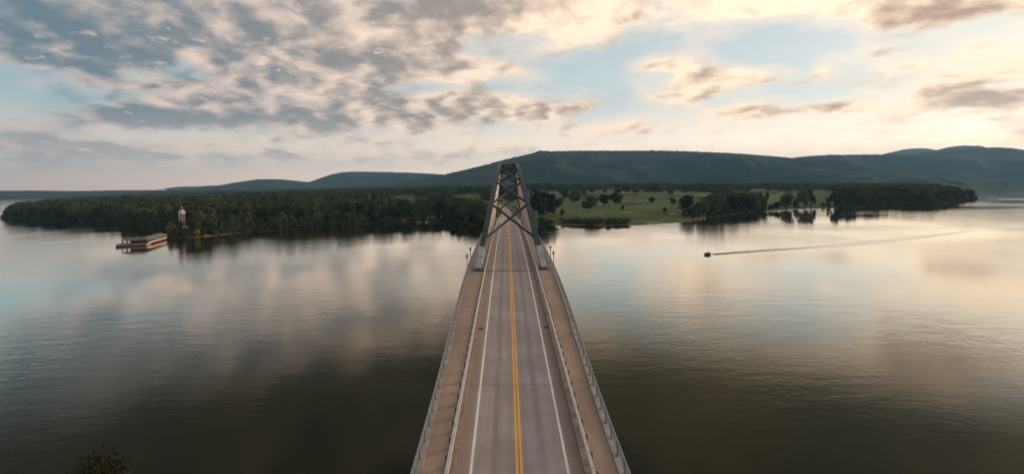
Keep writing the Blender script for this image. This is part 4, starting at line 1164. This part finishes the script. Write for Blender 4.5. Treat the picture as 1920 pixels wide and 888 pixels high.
# white van parked beyond the trees
pv = place(1307, 386); van = thing('parked_van', 'small white van parked behind the bank trees at right', 'van', (pv[0], pv[1], pv[2]), facing(pv) + .3)
b = MB(); b.add([(-3, -1, .5), (3, -1, .5), (3, 1, .5), (-3, 1, .5), (-3, -1, 1.5), (3, -1, 1.5), (3, 1, 1.5), (-3, 1, 1.5), (-2.1, -.9, 2.6), (2.9, -.9, 2.6), (2.9, .9, 2.6), (-2.1, .9, 2.6)],
               [(3, 2, 1, 0), (0, 1, 5, 4), (1, 2, 6, 5), (2, 3, 7, 6), (3, 0, 4, 7), (4, 5, 9, 8), (5, 6, 10, 9), (6, 7, 11, 10), (7, 4, 8, 11), (8, 9, 10, 11)]); b.build('body', M['white'], van)
b = MB(); b.add([(-2.9, -.92, 1.6), (-2.9, .92, 1.6), (-2.25, .86, 2.45), (-2.25, -.86, 2.45)], [(0, 1, 2, 3)]); o = b.build('windscreen', M['window'], van); o.location = (-.04, 0, .02)
for x in (-2, 2):
    for y in (-.95, .95):
        b = MB(); b.tube((x, y - .12, .4), (x, y + .12, .4), .4, n=12); b.build('wheel', M['rubber'], van)

# dock with a red deck left of the bridge
pd = on_z(792, 417.0); dock = thing('boat_dock', 'floating dock with a red platform and pale gangway on the left shore', 'dock', (pd[0], pd[1], 0), .05)
b = MB(); b.box(-9, 1, 3, 9, .2, 1.3); b.build('red_platform', M['red'], dock)
b = MB(); b.box(3, 16, 1, 3, .15, .7); b.build('float', M['rail'], dock)
for s in (0, 1.6):
    b = MB(); b.beam((-1.5 + s, 11, 4.0), (5 + s, 0, .8), .35, .5); b.build('gangway_beam', M['white'], dock)
b = MB(); b.beam((-.7, 11, 3.8), (5.8, 0, .6), 1.5, .12); b.build('gangway_tread', M['rail'], dock)
for x in (-8, 0.5, 4, 15):
    b = MB(); b.tube((x, 2.6, -2), (x, 2.6, 2.2), .18, n=8); b.build('mooring_pile', M['dark_and_shaded_timber'], dock)

# far white mill on the left horizon
pm_ = at_depth(306, 355.5, 4150); mill = thing('far_mill', 'tiny white mill buildings on the left horizon', 'mill', (pm_[0], pm_[1], 40), 0)
b = MB(); b.box(-22, -4, 0, 20, -30, 30); b.build('tall_block', M['white'], mill)
b = MB(); b.box(0, 30, 0, 20, -30, 20); b.build('long_block', M['white'], mill)
b = MB(); b.lathe([(3, -30), (2, 46)], 8, -13, 28); b.build('stack', M['white'], mill); mill.scale = (.7, .7, .7)

# ------------------------------------------------------------------ motorboat and its wake
WP = [on_z(*p) for p in ((1326, 477.5), (1360, 475), (1420, 470.5), (1500, 465), (1560, 461), (1620, 455.5), (1700, 447.5), (1780, 438), (1830, 431))]
bd = WP[0] - WP[1]; brz = math.atan2(bd[1], bd[0])
boat = thing('motorboat', 'small dark motorboat speeding left across the calm lake', 'boat', (WP[0][0], WP[0][1], .05), brz)
b = MB()
secs = [(-2.2, .95, .0, .75), (-1.0, 1.0, -.05, .8), (.6, .92, .0, .9), (1.8, .55, .15, 1.05), (2.7, .06, .55, 1.2)]
b.sweep(range(len(secs)), lambda i: [(secs[i][0], -secs[i][1], secs[i][3]), (secs[i][0], -secs[i][1] * .7, secs[i][2]), (secs[i][0], 0, secs[i][2] - .18), (secs[i][0], secs[i][1] * .7, secs[i][2]), (secs[i][0], secs[i][1], secs[i][3])])
recalc(b.build('hull', M['hull'], boat))
b = MB(); b.box(-1.9, .9, -.7, .7, .81, .83); b.build('cockpit_floor', M['rail_dark'], boat)
b = MB(); b.add([(.7, -.75, .85), (.7, .75, .85), (.25, .65, 1.5), (.25, -.65, 1.5), (.78, -.75, .85), (.78, .75, .85), (.33, .65, 1.5), (.33, -.65, 1.5)], [(0, 1, 2, 3), (7, 6, 5, 4), (0, 3, 7, 4), (1, 5, 6, 2), (3, 2, 6, 7)]); b.build('windscreen', M['window'], boat)
for y in (-.4, .4):
    b = MB(); b.box(-.9, -.35, y - .28, y + .28, .83, 1.25); b.box(-1.0, -.88, y - .28, y + .28, 1.25, 1.75); b.build('seat', M['hull'], boat)
b = MB(); b.box(-2.65, -2.2, -.22, .22, .7, 1.55); b.box(-2.55, -2.35, -.08, .08, -.5, .7); b.build('outboard_motor', M['rubber'], boat)
# wake: two spreading crests of real wave relief
b = MB(); ring_n = 25; L = []
Pw_ = [WP[0] - bd / np.linalg.norm(bd) * 2.0] + WP[1:]
dense = []
for a_, c_ in zip(Pw_[:-1], Pw_[1:]):
    k = max(2, int(np.linalg.norm(c_ - a_) / 2.0))
    for i in range(k): dense.append(a_ + (c_ - a_) * i / k)
dense.append(Pw_[-1]); dense = np.array(dense)
ker = np.ones(9) / 9; sm = np.stack([np.convolve(np.pad(dense[:, i], 4, mode='edge'), ker, 'valid') for i in range(3)], 1)
dist = np.concatenate([[0], np.cumsum(np.linalg.norm(np.diff(sm, axis=0), axis=1))])
def wake_ring(i):
    t_ = sm[min(i + 1, len(sm) - 1)] - sm[max(i - 1, 0)]; nrm = np.array([-t_[1], t_[0]]) / max(1e-6, np.hypot(t_[0], t_[1]))
    fade = min(1.0, (dist[-1] - dist[i]) / 160.0 + .02); w = min(1.3 + dist[i] * .035, 6.0) * (.25 + .75 * fade); amp = (.28 * math.exp(-dist[i] / 240.0) + .05) * fade
    out = []
    for j in range(ring_n):
        v = -1 + 2 * j / (ring_n - 1); q = sm[i][:2] + nrm * v * w
        crest = math.exp(-((abs(v) - .72) / .13) ** 2) - .5 * math.exp(-((abs(v) - .48) / .12) ** 2) + .35 * math.sin(v * 16 + dist[i] * .5) * math.exp(-(v / .5) ** 2)
        nn = mnoise.noise(Vector((q[0] * .7, q[1] * .7, 5.0)))
        z = .03 + amp * (crest + .45 * nn) * (1 - abs(v) ** 6)
        out.append((q[0], q[1], max(z, .012) if abs(v) < .99 else -.05))
    return out
b.sweep(range(len(sm)), wake_ring, closed=False)
wk = b.build('boat_wake', M['wake'], None, True); tag(wk, 'long thin rippled wake trailing right behind the motorboat', 'wake', kind='stuff')
